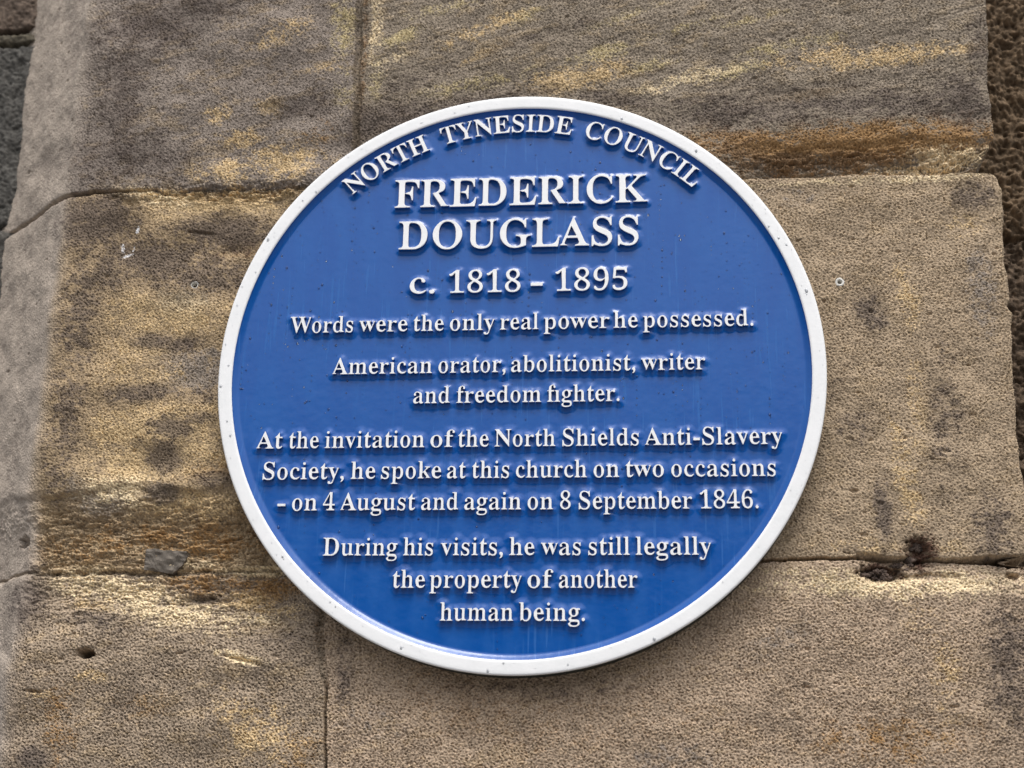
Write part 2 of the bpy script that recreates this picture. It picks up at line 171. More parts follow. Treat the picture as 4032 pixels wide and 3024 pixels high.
    'L': (635, ['16 13 18 -2 21 -5 31 -7 586 -7 596 -6 601 -2 605 13 639 218 639 228 636 233 631 234 616 235 606 232 600 223 570 153 550 118 526 90 496 72 466 61 431 54 356 48 316 49 301 52 275 63 266 70 259 83 255 103 253 128 253 553 255 583 260 598 267 613 276 624 286 631 306 639 361 648 370 653 371 658 372 668 370 673 366 677 351 678 41 678 31 677 26 673 24 658 26 652 31 648 71 640 86 633 106 621 112 613 121 598 126 578 129 553 129 128 128 113 123 88 114 68 106 59 81 43 71 39 21 30 17 23']),
    'N': (735, ['27 16 28 6 32 2 42 0 232 0 242 1 248 6 249 16 247 26 242 30 202 38 183 46 172 56 168 71 166 91 158 486 158 506 162 515 167 512 182 497 609 1 617 -6 622 -8 627 -8 632 -5 634 1 635 11 635 581 637 611 642 626 657 637 667 641 702 647 711 651 715 661 714 671 712 674 707 677 697 678 512 678 498 676 494 671 494 656 497 651 557 633 568 626 574 616 583 276 582 261 577 258 557 277 212 675 197 678 47 678 32 676 28 671 27 666 28 656 31 651 55 641 63 636 100 586 106 571 107 71 104 56 97 49 77 40 32 29 29 26']),
    'O': (782, ['57 337 61 287 70 247 85 202 102 167 123 132 150 97 173 72 212 37 247 13 258 7 292 -7 332 -17 387 -23 442 -19 482 -10 522 6 537 14 567 34 605 67 632 97 657 129 680 167 698 202 714 247 722 282 724 297 727 337 723 392 714 432 701 472 681 512 663 542 629 587 602 614 572 640 527 670 492 685 452 695 392 701 337 696 297 687 257 671 212 644 154 587 117 537 102 512 83 472 71 432 61 392', '200 337 202 417 212 487 226 532 233 547 253 582 280 612 312 634 337 644 352 649 387 653 417 650 442 643 472 628 492 613 525 582 551 537 569 482 579 412 579 267 572 202 554 142 527 95 497 63 472 46 440 32 422 28 392 25 367 28 352 32 327 42 287 67 261 92 250 107 230 142 215 187 211 202 202 262']),
    'R': (704, ['23 15 25 5 28 2 38 0 343 0 353 1 358 5 360 20 358 27 355 30 328 35 303 42 288 50 273 62 260 85 253 120 255 310 257 330 254 355 253 565 254 580 261 605 267 615 272 620 298 632 323 635 363 633 388 626 413 615 435 600 454 575 463 550 467 535 470 495 466 460 459 435 452 420 438 399 418 381 388 363 368 355 327 345 313 340 309 335 312 330 513 20 518 16 528 14 643 14 693 15 702 20 704 25 698 31 673 30 663 33 628 67 461 320 453 335 454 340 462 345 528 373 555 390 580 415 593 440 600 465 602 480 603 505 600 535 594 555 585 575 568 600 558 610 533 628 502 645 458 665 393 681 43 678 33 678 27 675 24 670 23 660 27 650 33 647 73 638 96 625 106 615 111 595 112 95 107 65 100 55 73 39 28 30 24 25']),
    'S': (581, ['61 198 61 -2 62 -12 66 -17 81 -19 91 -17 96 -12 111 16 116 19 121 19 186 -5 236 -19 286 -22 336 -19 381 -8 416 6 451 31 472 53 481 64 497 93 510 128 518 163 519 198 515 233 505 268 493 293 479 313 461 333 436 352 412 368 251 446 216 468 194 488 181 508 173 533 172 548 174 568 182 593 196 615 216 633 236 645 261 652 291 654 321 651 341 646 368 633 393 618 416 599 433 578 441 564 461 518 476 478 481 474 486 473 501 474 506 481 507 493 507 678 506 688 503 693 491 696 481 695 476 693 465 673 456 665 451 664 441 665 416 674 351 692 316 698 266 700 236 697 206 690 168 673 146 657 137 648 121 628 107 603 94 563 89 533 89 518 89 493 93 463 100 438 106 423 114 408 129 388 160 358 201 328 251 300 341 255 371 238 396 216 413 193 424 163 425 143 423 128 416 103 411 94 386 64 376 55 356 43 331 34 316 32 291 29 261 32 231 38 216 43 191 55 166 73 143 103 125 143 101 223 96 234 91 237 76 238 66 236 63 233 61 223']),
    'T': (630, ['11 595 12 475 16 470 21 469 41 469 47 475 55 515 75 570 81 580 97 600 121 616 151 628 186 637 236 656 244 655 247 650 250 135 248 110 243 85 227 60 191 39 171 34 146 31 141 29 137 20 139 5 146 1 161 0 471 0 481 1 486 5 488 20 486 26 482 30 451 34 426 41 396 60 381 85 376 110 374 135 377 650 381 656 391 654 436 637 471 629 496 622 506 617 526 605 536 595 548 580 560 555 573 515 581 475 586 469 596 467 606 468 612 470 616 480 616 660 615 670 612 675 606 677 596 678 21 677 15 675 11 665']),
    'U': (733, ['22 662 24 652 27 649 72 638 102 620 112 610 122 589 127 557 127 237 129 187 136 147 146 112 161 82 177 61 207 32 237 13 267 -1 317 -17 367 -23 422 -21 472 -12 512 2 542 19 564 37 574 47 592 72 612 112 625 157 632 202 636 272 635 587 638 612 643 622 657 634 672 641 702 650 705 657 706 662 704 672 702 675 697 677 687 678 507 678 496 677 490 672 489 657 492 651 497 648 522 644 542 638 564 627 571 617 576 597 577 577 577 247 574 192 566 152 553 117 537 92 522 77 507 65 477 51 447 43 407 39 372 42 337 49 317 56 295 72 275 97 268 112 256 152 251 202 251 557 255 587 260 602 267 615 287 630 297 635 347 648 355 652 358 662 357 672 352 677 342 678 37 678 27 676 23 672']),
    'W': (910, ['-23 663 -21 653 -18 650 7 642 42 622 52 612 63 593 264 8 268 -2 272 -6 277 -8 287 -8 292 -6 297 2 457 430 467 451 472 452 482 434 650 -2 657 -10 667 -11 672 -8 680 8 860 553 875 608 879 618 887 628 909 648 911 653 910 658 902 661 887 662 787 661 771 658 771 653 776 648 802 636 811 628 814 618 814 608 717 279 712 264 707 256 702 257 692 278 580 563 574 588 573 598 575 608 582 620 596 633 605 638 622 645 647 649 652 652 654 658 652 673 647 677 637 678 362 678 347 677 343 673 341 663 343 653 347 649 412 630 422 624 429 618 441 598 451 548 447 533 342 250 337 239 332 234 327 238 322 249 208 538 201 558 196 583 195 608 197 615 202 623 222 636 262 649 267 653 268 658 267 673 262 677 252 678 -8 678 -18 676 -21 673']),
    'Y': (634, ['-20 660 -19 655 -15 649 30 633 45 626 64 610 80 590 256 270 257 255 257 125 249 85 235 60 213 45 195 37 160 31 155 29 151 20 153 5 160 1 170 0 470 0 480 1 485 4 488 15 485 28 480 31 445 38 420 47 400 63 389 85 383 110 381 125 390 280 397 295 572 575 591 615 601 625 635 645 639 650 640 655 637 660 630 662 620 663 475 663 460 662 455 658 453 655 453 650 455 649 463 645 490 639 510 628 515 620 516 615 513 595 499 565 385 358 375 342 370 338 365 341 355 357 231 570 222 590 221 600 224 610 233 625 240 631 255 639 300 648 305 651 307 655 308 665 305 675 300 677 290 678 -5 678 -16 675 -19 670']),
    'a': (512, ['49 100 51 75 56 60 64 40 79 17 89 7 104 -3 114 -7 134 -11 149 -12 184 -10 224 0 261 20 289 42 299 47 304 46 309 41 327 15 337 5 354 -8 374 -14 384 -14 409 -11 434 -3 459 13 473 25 483 35 485 40 481 50 476 55 464 58 449 58 434 59 424 64 421 70 418 95 418 305 415 345 410 370 405 385 397 400 384 416 359 438 324 457 289 471 239 478 204 478 169 469 144 454 109 425 89 405 82 395 73 380 68 365 67 350 70 330 75 320 86 310 99 305 119 305 139 309 154 318 162 330 165 345 161 365 149 395 150 405 159 416 174 425 194 431 219 433 244 431 259 427 294 406 300 400 308 385 314 360 314 305 312 300 309 296 304 293 214 264 152 235 98 200 71 175 56 150 51 125', '160 110 161 130 169 155 177 170 189 186 259 245 299 261 304 262 309 261 311 255 312 245 314 100 313 90 309 84 294 72 279 67 249 62 224 55 199 57 189 61 169 75 161 95']),
    'b': (537, ['12 663 13 658 17 652 52 640 72 626 77 618 81 603 83 568 80 23 82 4 87 0 97 2 142 36 152 41 162 37 187 15 217 -6 252 -18 287 -21 312 -18 332 -15 363 -2 398 23 422 49 436 68 450 88 465 118 480 163 488 208 490 248 488 288 478 333 470 358 457 383 435 413 407 438 387 451 363 463 327 473 292 472 262 462 212 413 207 409 202 411 199 428 188 658 185 673 182 676 172 678 27 678 17 676 14 673', '188 128 188 353 191 368 200 383 212 392 232 400 257 407 272 410 287 411 302 410 317 406 352 382 360 373 372 343 380 298 384 238 380 168 370 113 356 78 351 68 337 53 327 45 312 38 297 32 282 29 267 29 252 31 229 43 197 76 188 103']),
    'c': (437, ['47 225 50 185 59 145 72 110 89 80 112 52 132 35 164 15 192 2 232 -8 267 -10 302 -6 332 3 347 10 376 30 402 57 422 85 422 90 419 95 407 104 402 105 397 103 377 88 362 80 322 64 302 60 282 60 257 62 242 66 216 80 191 105 172 139 159 175 151 230 151 280 156 330 171 375 188 400 207 418 227 429 242 433 257 434 277 430 287 425 291 420 303 400 309 355 316 340 322 332 337 325 362 324 382 330 391 340 396 355 396 375 393 390 383 410 365 430 347 445 332 455 307 467 262 477 217 476 177 463 140 440 116 415 97 390 88 375 73 345 60 310 51 275 49 260']),
    'd': (551, ['48 220 51 180 58 140 69 105 81 80 102 50 122 30 148 10 173 -3 203 -12 218 -14 243 -14 268 -8 288 2 298 10 328 49 333 49 339 15 343 9 348 7 403 12 468 12 513 14 523 17 526 20 528 30 526 40 518 45 503 50 484 60 463 75 458 84 455 95 454 125 454 660 453 670 450 675 443 678 408 678 278 678 266 675 263 670 262 660 264 655 268 651 298 643 323 632 343 616 349 605 350 585 340 435 337 415 333 411 328 414 283 462 273 467 253 473 218 475 193 470 178 465 153 450 128 431 107 410 86 380 72 350 57 300 51 265', '156 230 159 285 167 335 181 375 193 391 199 395 228 408 263 411 283 408 318 398 328 393 338 384 347 370 350 355 351 120 347 105 338 90 333 84 321 75 308 68 273 52 258 49 243 48 233 50 196 65 186 75 179 85 166 120 159 170']),
    'e': (448, ['45 256 45 231 49 196 57 156 70 116 85 86 110 52 130 34 160 15 185 4 200 -1 225 -6 260 -9 295 -5 316 1 345 15 373 36 400 67 421 101 421 106 419 111 405 123 400 124 395 122 375 102 360 91 345 82 325 72 295 65 270 64 255 66 230 72 205 87 183 116 172 146 170 161 172 201 175 231 180 238 195 240 410 240 417 241 422 246 421 256 409 311 398 346 381 386 365 414 345 437 320 457 305 465 275 476 245 480 230 480 205 477 190 474 165 463 135 442 105 409 85 380 65 346 51 311 46 281', '163 341 164 351 172 381 187 406 198 416 215 428 235 434 245 434 260 431 270 426 280 418 298 391 307 361 306 341 301 306 296 296 290 293 190 293 175 295 170 300 167 306']),
    'f': (318, ['22 15 24 5 27 2 37 0 282 0 292 1 296 5 297 20 296 25 292 28 252 35 222 50 213 60 207 75 202 105 201 390 202 400 207 405 212 406 292 406 302 408 305 410 307 415 307 460 304 465 297 468 217 468 207 469 202 475 201 490 202 575 206 605 215 625 222 635 228 640 242 647 257 652 272 652 283 650 292 643 297 635 299 625 291 590 292 575 297 563 307 554 327 549 347 550 362 558 372 570 376 585 375 605 372 617 362 635 349 650 332 665 297 684 257 692 222 687 187 673 154 650 137 635 122 617 106 585 99 555 97 470 94 460 92 458 82 456 37 456 32 455 27 450 27 435 29 430 32 427 87 424 92 421 95 415 97 115 93 75 89 60 83 50 72 43 27 27 24 25']),
    'g': (487, ['28 -116 31 -131 46 -156 57 -170 72 -183 112 -202 152 -211 167 -213 227 -215 277 -213 327 -206 367 -194 387 -185 411 -171 437 -148 454 -116 459 -91 459 -76 455 -46 445 -11 436 9 422 25 407 35 387 43 347 52 307 56 207 57 177 59 162 64 152 71 147 79 146 89 149 104 160 124 167 134 179 144 197 149 237 147 257 148 292 155 317 166 332 176 362 198 382 217 395 234 406 254 414 284 416 304 414 329 410 359 404 384 404 394 412 397 462 394 472 396 476 404 476 429 476 449 472 456 462 459 352 457 307 469 267 477 232 480 197 477 162 464 132 445 107 426 74 389 60 364 53 339 51 319 53 294 58 269 62 259 72 242 92 215 117 192 142 174 147 169 148 164 144 159 112 143 82 124 57 101 48 89 43 79 40 69 39 59 40 49 42 42 63 9 98 -26 106 -36 104 -41 98 -46 67 -62 46 -76 31 -96 28 -106', '110 -106 116 -71 119 -61 137 -39 147 -35 302 -35 337 -37 357 -41 377 -51 384 -61 387 -71 388 -96 387 -106 382 -119 372 -133 357 -144 342 -151 322 -158 287 -164 232 -166 197 -164 167 -158 142 -147 122 -132 114 -121', '153 314 157 354 164 384 169 394 182 412 208 429 227 434 252 433 262 429 272 422 283 414 300 389 306 374 311 349 314 314 312 274 303 239 292 219 287 213 262 198 242 193 227 193 212 196 192 207 179 219 169 234 164 244 157 274']),
    'h': (567, ['27 15 29 5 32 2 42 0 252 0 262 1 266 5 268 15 265 25 262 28 232 40 227 44 207 67 203 80 201 345 202 350 207 358 222 373 232 380 277 395 307 399 332 397 347 391 358 380 364 365 369 320 368 95 366 75 361 55 337 37 312 29 305 25 301 15 303 5 307 1 317 0 527 0 537 3 540 10 540 20 537 27 502 41 481 65 476 75 474 95 473 310 471 355 465 380 460 395 450 415 434 435 417 452 392 465 362 472 337 472 322 470 297 464 272 450 232 401 222 391 217 391 214 400 213 415 201 665 198 675 192 677 42 678 32 676 29 670 29 660 32 654 62 641 87 624 93 615 96 600 97 95 94 70 87 56 82 51 62 39 32 27 28 20']),
    'i': (295, ['27 15 29 5 32 2 42 0 252 0 262 1 266 5 268 15 265 25 262 28 232 40 212 54 206 65 203 80 202 445 201 455 197 460 182 462 47 462 37 461 32 455 32 440 37 435 67 425 84 415 92 406 95 395 97 365 97 95 94 70 87 54 82 49 57 36 32 27 28 20', '95 615 98 595 103 585 112 575 127 564 137 560 147 559 167 562 187 574 200 590 203 600 205 610 203 630 192 650 182 660 172 666 162 669 152 670 132 667 122 662 113 655 104 645 99 635']),
    'k': (534, ['26 15 28 5 31 2 41 0 251 0 261 1 266 5 268 15 266 25 261 28 236 38 216 52 211 56 206 65 203 80 202 200 206 210 231 231 241 236 246 235 256 224 366 70 369 60 364 45 356 37 333 25 334 20 341 17 351 16 411 16 511 16 531 18 538 20 536 25 506 40 497 50 337 275 327 290 327 295 334 305 436 403 466 421 486 427 506 431 513 435 517 445 515 460 511 464 496 465 321 465 311 464 306 461 303 450 304 440 306 436 316 432 341 428 356 421 359 415 356 400 349 385 334 365 236 263 226 254 221 251 218 255 216 260 215 275 201 665 198 675 191 678 46 678 36 676 32 670 31 660 36 653 66 641 86 629 92 620 96 605 97 95 94 70 86 54 61 38 31 28 28 25']),
    'l': (297, ['27 15 29 5 32 2 42 0 252 0 262 1 267 8 267 20 265 25 262 28 232 40 212 54 206 65 203 80 202 660 201 670 198 675 192 677 42 678 34 675 31 670 31 660 33 655 37 652 67 641 87 626 92 620 96 605 97 580 97 95 94 70 87 54 82 49 57 36 32 27 28 20']),
    'm': (825, ['27 15 29 5 32 2 42 0 247 0 257 1 262 5 264 15 262 25 257 28 232 39 212 54 204 65 202 75 200 95 200 345 203 355 222 378 227 381 272 395 302 399 327 397 342 391 353 380 359 365 362 350 363 320 363 95 361 75 356 60 352 55 332 40 300 25 297 15 299 5 302 2 307 0 317 0 512 0 522 1 527 4 530 15 527 25 492 39 482 45 471 60 467 75 465 95 465 350 467 356 472 363 487 377 497 383 542 396 567 399 592 397 609 390 614 385 621 375 625 360 628 320 628 90 626 75 621 60 617 55 597 40 565 25 562 15 564 5 567 2 577 0 777 0 792 1 796 5 798 10 797 20 795 25 792 28 762 40 757 44 737 67 733 80 732 320 729 355 724 380 721 390 712 410 698 430 689 440 677 450 657 462 622 471 592 472 557 463 527 448 502 425 482 396 477 392 472 393 426 440 402 458 387 465 372 469 352 473 332 472 317 470 297 465 267 448 257 438 222 392 217 389 211 395 199 450 197 456 192 461 177 462 52 462 33 460 29 455 28 450 30 440 37 435 63 425 84 410 91 400 94 390 96 365 96 90 93 70 87 55 82 50 62 39 32 27 28 20']),
    'n': (567, ['27 15 29 5 32 2 42 0 252 0 262 1 266 5 268 15 265 25 262 28 232 40 227 44 207 67 203 80 201 345 204 355 207 359 222 374 232 382 267 393 292 398 307 399 332 397 347 391 358 380 364 365 369 320 368 95 366 75 361 55 337 37 312 29 305 25 301 15 303 5 307 1 317 0 522 0 532 1 537 3 540 10 540 20 539 25 532 29 502 41 481 65 476 75 474 95 473 310 471 355 464 385 453 410 438 430 425 445 417 452 397 463 367 471 332 472 302 466 287 460 267 449 227 400 222 395 217 393 212 401 200 455 197 459 192 461 47 462 32 459 28 450 30 440 32 438 62 426 82 412 89 405 94 390 96 365 96 90 92 65 86 55 62 39 32 27 28 20']),
    'o': (501, ['47 228 50 188 56 153 69 118 93 73 111 48 132 25 167 -1 207 -16 252 -22 287 -19 302 -15 332 -2 362 18 390 48 414 83 428 108 437 133 450 183 453 228 451 273 442 313 427 353 409 383 392 408 364 438 332 461 292 477 252 481 217 478 202 475 172 463 147 446 132 434 112 413 94 388 71 348 58 313 50 273', '155 228 159 308 167 358 179 393 187 408 199 418 212 426 232 434 247 437 257 437 272 433 297 420 315 403 329 373 333 358 342 303 346 228 342 123 334 93 320 68 303 48 292 39 277 31 262 26 247 25 232 28 217 34 202 45 179 73 170 88 165 103 160 128']),
    'p': (553, ['26 -192 28 -202 31 -205 41 -207 276 -207 286 -206 291 -203 294 -192 291 -182 286 -179 256 -171 231 -160 220 -157 211 -150 205 -137 202 -112 201 -82 212 28 216 50 221 52 226 48 265 3 276 -5 301 -14 336 -15 371 -5 404 13 426 30 443 48 466 80 483 118 495 163 499 193 502 238 500 273 498 293 493 318 483 348 464 388 450 408 431 428 397 453 371 466 341 473 311 474 281 467 266 458 253 448 221 397 216 391 211 389 206 397 194 453 191 459 186 461 46 462 36 461 31 457 29 448 30 443 34 438 61 427 86 409 91 403 95 388 97 353 97 -87 93 -142 91 -152 87 -157 76 -165 56 -170 31 -181 27 -187', '201 128 201 338 204 353 219 373 229 383 256 397 276 404 296 409 316 408 351 394 368 378 376 364 385 333 393 278 395 228 391 168 383 123 368 83 351 63 331 53 296 48 265 53 221 72 203 98 201 108']),
    'r': (428, ['27 15 29 5 32 2 42 0 277 0 287 1 292 5 294 15 291 25 287 28 262 34 237 43 211 65 204 80 203 280 208 315 220 340 237 358 262 375 282 382 297 384 317 381 326 375 346 355 357 351 377 352 392 357 402 364 411 375 417 385 419 395 416 415 411 425 402 437 382 449 362 455 342 455 312 448 287 438 262 424 245 405 222 375 217 372 212 376 211 380 200 450 197 457 192 461 52 462 36 460 32 455 32 440 37 436 62 427 84 415 92 405 95 395 97 365 97 90 94 70 87 55 82 50 57 36 32 27 28 20']),
    's': (429, ['49 108 49 -2 52 -12 59 -15 69 -15 74 -12 89 7 99 11 129 3 164 -11 194 -18 224 -22 254 -19 284 -12 296 -7 319 7 339 27 353 48 358 58 363 78 367 108 367 138 363 168 356 193 349 209 343 218 329 232 304 251 204 302 174 322 162 333 154 345 150 353 149 368 151 383 157 398 169 413 179 421 189 427 204 432 219 433 239 432 267 423 290 408 312 383 324 363 339 330 349 326 363 328 367 333 368 348 368 463 366 473 364 475 359 477 349 477 344 473 334 461 324 456 254 476 219 481 204 481 179 478 149 471 139 466 120 453 104 435 89 408 78 378 72 333 75 308 83 283 99 259 115 243 139 225 238 173 259 160 269 152 285 133 289 118 291 88 281 68 271 53 260 43 249 37 234 32 219 30 204 30 184 32 159 42 134 60 114 83 95 118 82 153 79 157 74 159 59 159 54 158 50 153']),
    't': (340, ['36 441 36 436 39 433 45 431 79 429 86 426 88 421 91 111 95 71 102 46 117 21 124 12 143 -4 154 -9 184 -13 204 -12 229 -8 254 1 274 12 300 36 320 66 329 86 330 96 326 101 314 107 309 108 304 107 289 88 276 76 259 68 244 65 234 65 214 70 209 72 202 81 198 96 196 126 196 396 199 404 209 408 299 408 309 410 314 415 315 421 314 462 311 466 304 469 224 469 214 473 211 486 210 621 207 626 204 628 194 628 189 627 183 621 158 576 131 536 109 510 42 451']),
    'u': (558, ['17 450 19 440 22 437 42 430 62 420 77 408 84 395 87 365 87 150 89 100 98 65 108 45 120 25 137 7 162 -7 187 -13 217 -14 247 -10 277 1 302 15 332 51 337 55 343 50 348 15 352 9 357 7 412 13 522 16 535 20 537 25 538 35 537 40 533 45 507 52 472 70 467 78 465 85 463 115 463 445 462 455 458 460 442 462 297 462 287 460 283 455 282 445 284 440 287 437 317 428 346 410 352 403 357 390 359 360 359 100 354 90 332 72 287 62 252 58 222 64 212 68 198 85 193 100 192 120 192 440 191 455 187 460 177 462 32 462 22 460 18 455']),
    'v': (456, ['-4 445 -3 440 1 435 31 429 46 420 56 410 75 370 225 0 231 -8 241 -9 246 -8 251 -1 256 10 391 355 407 400 416 414 436 435 436 442 431 445 426 446 351 446 331 445 324 440 341 425 349 415 351 410 350 400 341 370 286 209 281 196 276 189 271 190 261 208 186 375 181 390 185 410 194 420 206 426 236 434 241 437 244 450 241 458 236 461 226 462 11 462 1 460 -3 455']),
    'w': (647, ['-16 448 -14 438 -11 435 9 430 24 421 32 413 42 398 186 23 194 7 199 5 204 9 209 19 324 288 329 296 334 299 339 292 344 280 439 23 444 11 449 6 454 9 464 30 605 383 624 419 644 438 644 443 634 446 599 447 559 447 548 443 548 438 551 433 564 423 568 418 568 408 560 378 510 233 504 220 499 216 494 222 489 232 426 388 428 403 435 418 449 427 472 433 479 438 481 448 478 458 474 461 459 462 269 462 254 460 251 453 250 448 253 438 294 419 299 413 308 358 304 343 259 215 254 203 249 195 244 197 234 214 164 363 155 393 155 408 159 418 166 423 198 433 204 438 206 448 203 458 199 461 189 462 -1 462 -11 460 -13 458']),
    'y': (447, ['-7 445 -6 440 -2 433 7 430 28 429 43 420 52 410 70 380 205 30 210 15 206 0 183 -69 161 -110 149 -125 138 -135 123 -141 108 -139 99 -130 93 -100 86 -90 73 -82 53 -79 38 -81 28 -86 18 -93 12 -100 7 -110 6 -120 8 -143 13 -155 19 -165 33 -177 48 -185 78 -190 133 -190 148 -188 163 -182 183 -166 198 -147 209 -125 226 -80 240 -30 382 360 408 410 418 423 433 435 434 440 423 445 378 446 328 445 323 443 321 440 323 435 344 420 347 410 345 390 283 195 278 185 273 184 263 200 187 365 179 385 177 395 179 405 196 420 208 426 237 435 241 445 240 455 238 458 233 461 223 462 8 462 -2 460 -6 455']),
}
LINES = [
    [146.31, [('FREDERICK', -108.11, 108.28)]],
    [107.41, [('DOUGLASS', -103.21, 100.32)]],
    [66.88, [('c.', -91.82, -70.52), ('1818', -58.72, 1.82), ('-', 10.21, 20.28), ('1895', 30.77, 90.76)]],
    [33.38, [('Words', -191.95, -138.32), ('were', -133.37, -92.22), ('the', -87.37, -61.83), ('only', -56.62, -19.18), ('real', -14.87, 17.13), ('power', 21.37, 75.79), ('he', 78.92, 98.89), ('possessed.', 103.05, 192.88)]],
    [-3.71, [('American', -153.7, -70.25), ('orator,', -64.98, -9.41), ('abolitionist,', -4.94, 96.65), ('writer', 101.22, 153.18)]],
    [-29.78, [('and', -84.96, -54.71), ('freedom', -49.48, 20.17), ('fighter.', 24.86, 83.67)]],
    [-67.1, [('At', -213.37, -191.57), ('the', -186.31, -161.53), ('invitation', -156.48, -74.32), ('of', -69.54, -49.64), ('the', -46.95, -22.02), ('North', -17.22, 31.94), ('Shields', 37.51, 98.7), ('Anti-Slavery', 103.6, 212.45)]],
    [-93.22, [('Society,', -206.27, -139.17), ('he', -133.71, -113.54), ('spoke', -108.87, -59.84), ('at', -55.13, -39.89), ('this', -34.99, -5.02), ('church', 0.49, 57.34), ('on', 62.63, 83.14), ('two', 87.95, 118.38), ('occasions', 124.19, 206.02)]],
    [-119.23, [('-', -192.48, -185.74), ('on', -180.33, -159.73), ('4', -155.0, -145.41), ('August', -140.9, -80.08), ('and', -75.18, -45.25), ('again', -40.42, 5.17), ('on', 10.23, 30.63), ('8', 36.08, 44.54), ('September', 50.88, 140.25), ('1846.', 146.19, 191.8)]],
    [-156.08, [('During', -153.03, -92.89), ('his', -88.31, -64.44), ('visits,', -58.47, -8.73), ('he', -3.77, 16.15), ('was', 21.15, 52.48), ('still', 58.45, 90.99), ('legally', 95.44, 154.31)]],
    [-182.0, [('the', -95.75, -69.91), ('property', -66.28, 6.62), ('of', 11.0, 31.2), ('another', 35.6, 96.68)]],
    [-207.83, [('human', -57.28, 0.3), ('being.', 4.49, 55.95)]],
]

ARC = [('NORTH', -42.1, -21.5), ('TYNESIDE', -18.05, 11.45), ('COUNCIL', 14.6, 42.6)]   # degrees from twelve o'clock


# ------------------------------------------------------------------ helpers
def tag(o, label=None, cat=None, group=None, kind=None):
    if label: o['label'] = label
    if cat: o['category'] = cat
    if group: o['group'] = group
    if kind: o['kind'] = kind
    return o


def empty(name, loc, rot=(0, 0, 0)):
    o = bpy.data.objects.new(name, None)
    o.location = loc
    o.rotation_euler = rot
    o.empty_display_size = 0.05
    COL.objects.link(o)
    return o


def mesh_obj(name, v, f, mats, parent=None, midx=None, smooth=True, col=None, extra=None):
    """v (n,3) array; f (m,k) array or list of faces; all in metres."""
    me = bpy.data.meshes.new(name)
    v = np.asarray(v, dtype=np.float32)
    if isinstance(f, np.ndarray):
        k = f.shape[1]
        me.vertices.add(len(v))
        me.vertices.foreach_set('co', v.ravel())
        me.loops.add(f.size)
        me.loops.foreach_set('vertex_index', f.astype(np.int32).ravel())
        me.polygons.add(len(f))
        me.polygons.foreach_set('loop_start', np.arange(0, f.size, k, dtype=np.int32))
        me.update(calc_edges=True)
    else:
        me.from_pydata([tuple(map(float, p)) for p in v], [], f)
    if smooth:
        me.polygons.foreach_set('use_smooth', np.ones(len(me.polygons), dtype=bool))
    if midx is not None:
        me.polygons.foreach_set('material_index', np.asarray(midx, dtype=np.int32))
    if col is not None:
        a = me.color_attributes.new('stone', 'FLOAT_COLOR', 'POINT')
        c = np.ones((len(v), 4), dtype=np.float32)
        c[:, :3] = col
        a.data.foreach_set('color', c.ravel())
    if extra is not None:
        a = me.attributes.new('gloss', 'FLOAT', 'POINT')
        a.data.foreach_set('value', np.asarray(extra, dtype=np.float32))
    for m in mats:
        me.materials.append(m)
    me.update()
    o = bpy.data.objects.new(name, me)
    COL.objects.link(o)
    if parent:
        o.parent = parent
    return o


def lin(r, g, b):
    c = np.array([r, g, b], dtype=float) / 255.0
    return np.where(c <= 0.04045, c / 12.92, ((c + 0.055) / 1.055) ** 2.4)


def sstep(a, b, x):
    t = np.clip((x - a) / (b - a), 0.0, 1.0)
    return t * t * (3 - 2 * t)


def bandnoise(shape, step, wx, wy, bw=0.45, rot=0.0):
    """Gaussian noise with a preferred wavelength (wx, wy in mm), unit variance."""
    h, w = shape
    fy = np.fft.fftfreq(h, step)[:, None]
    fx = np.fft.rfftfreq(w, step)[None, :]
    c, s = math.cos(math.radians(rot)), math.sin(math.radians(rot))
    u = (fx * c + fy * s) * wx
    v = (-fx * s + fy * c) * wy
    r = np.sqrt(u * u + v * v) + 1e-9
    g = np.exp(-0.5 * (np.log(r) / bw) ** 2)
    F = np.fft.rfft2(RNG.standard_normal(shape).astype(np.float32)) * g
    n = np.fft.irfft2(F, s=shape)
    return (n / n.std()).astype(np.float32)


def lownoise(shape, step, wl, beta=1.6, ax=1.0, rot=0.0):
    """Fractal noise: everything longer than wl mm damped, 1/f above; ax stretches it sideways."""
    h, w = shape
    fy = np.fft.fftfreq(h, step)[:, None]
    fx = np.fft.rfftfreq(w, step)[None, :]
    c, s = math.cos(math.radians(rot)), math.sin(math.radians(rot))
    u = (fx * c + fy * s) * ax
    v = -fx * s + fy * c
    r = np.sqrt(u * u + v * v) * wl
    g = 1.0 / (1.0 + r ** 2) ** (beta / 2)
    g[0, 0] = 0
    F = np.fft.rfft2(RNG.standard_normal(shape).astype(np.float32)) * g
    n = np.fft.irfft2(F, s=shape)
    return (n / n.std()).astype(np.float32)


def gsmooth(a, sig):
    k = int(4 * sig) + 1
    x = np.arange(-k, k + 1)
    g = np.exp(-0.5 * (x / sig) ** 2)
    g /= g.sum()
    p = np.pad(a, (k, k), mode='reflect', reflect_type='odd')
    return np.convolve(p, g, mode='valid')


def new_mat(name):
    m = bpy.data.materials.new(name)
    m.use_nodes = True
    t = m.node_tree
    return m, t, t.nodes['Principled BSDF'], t.links


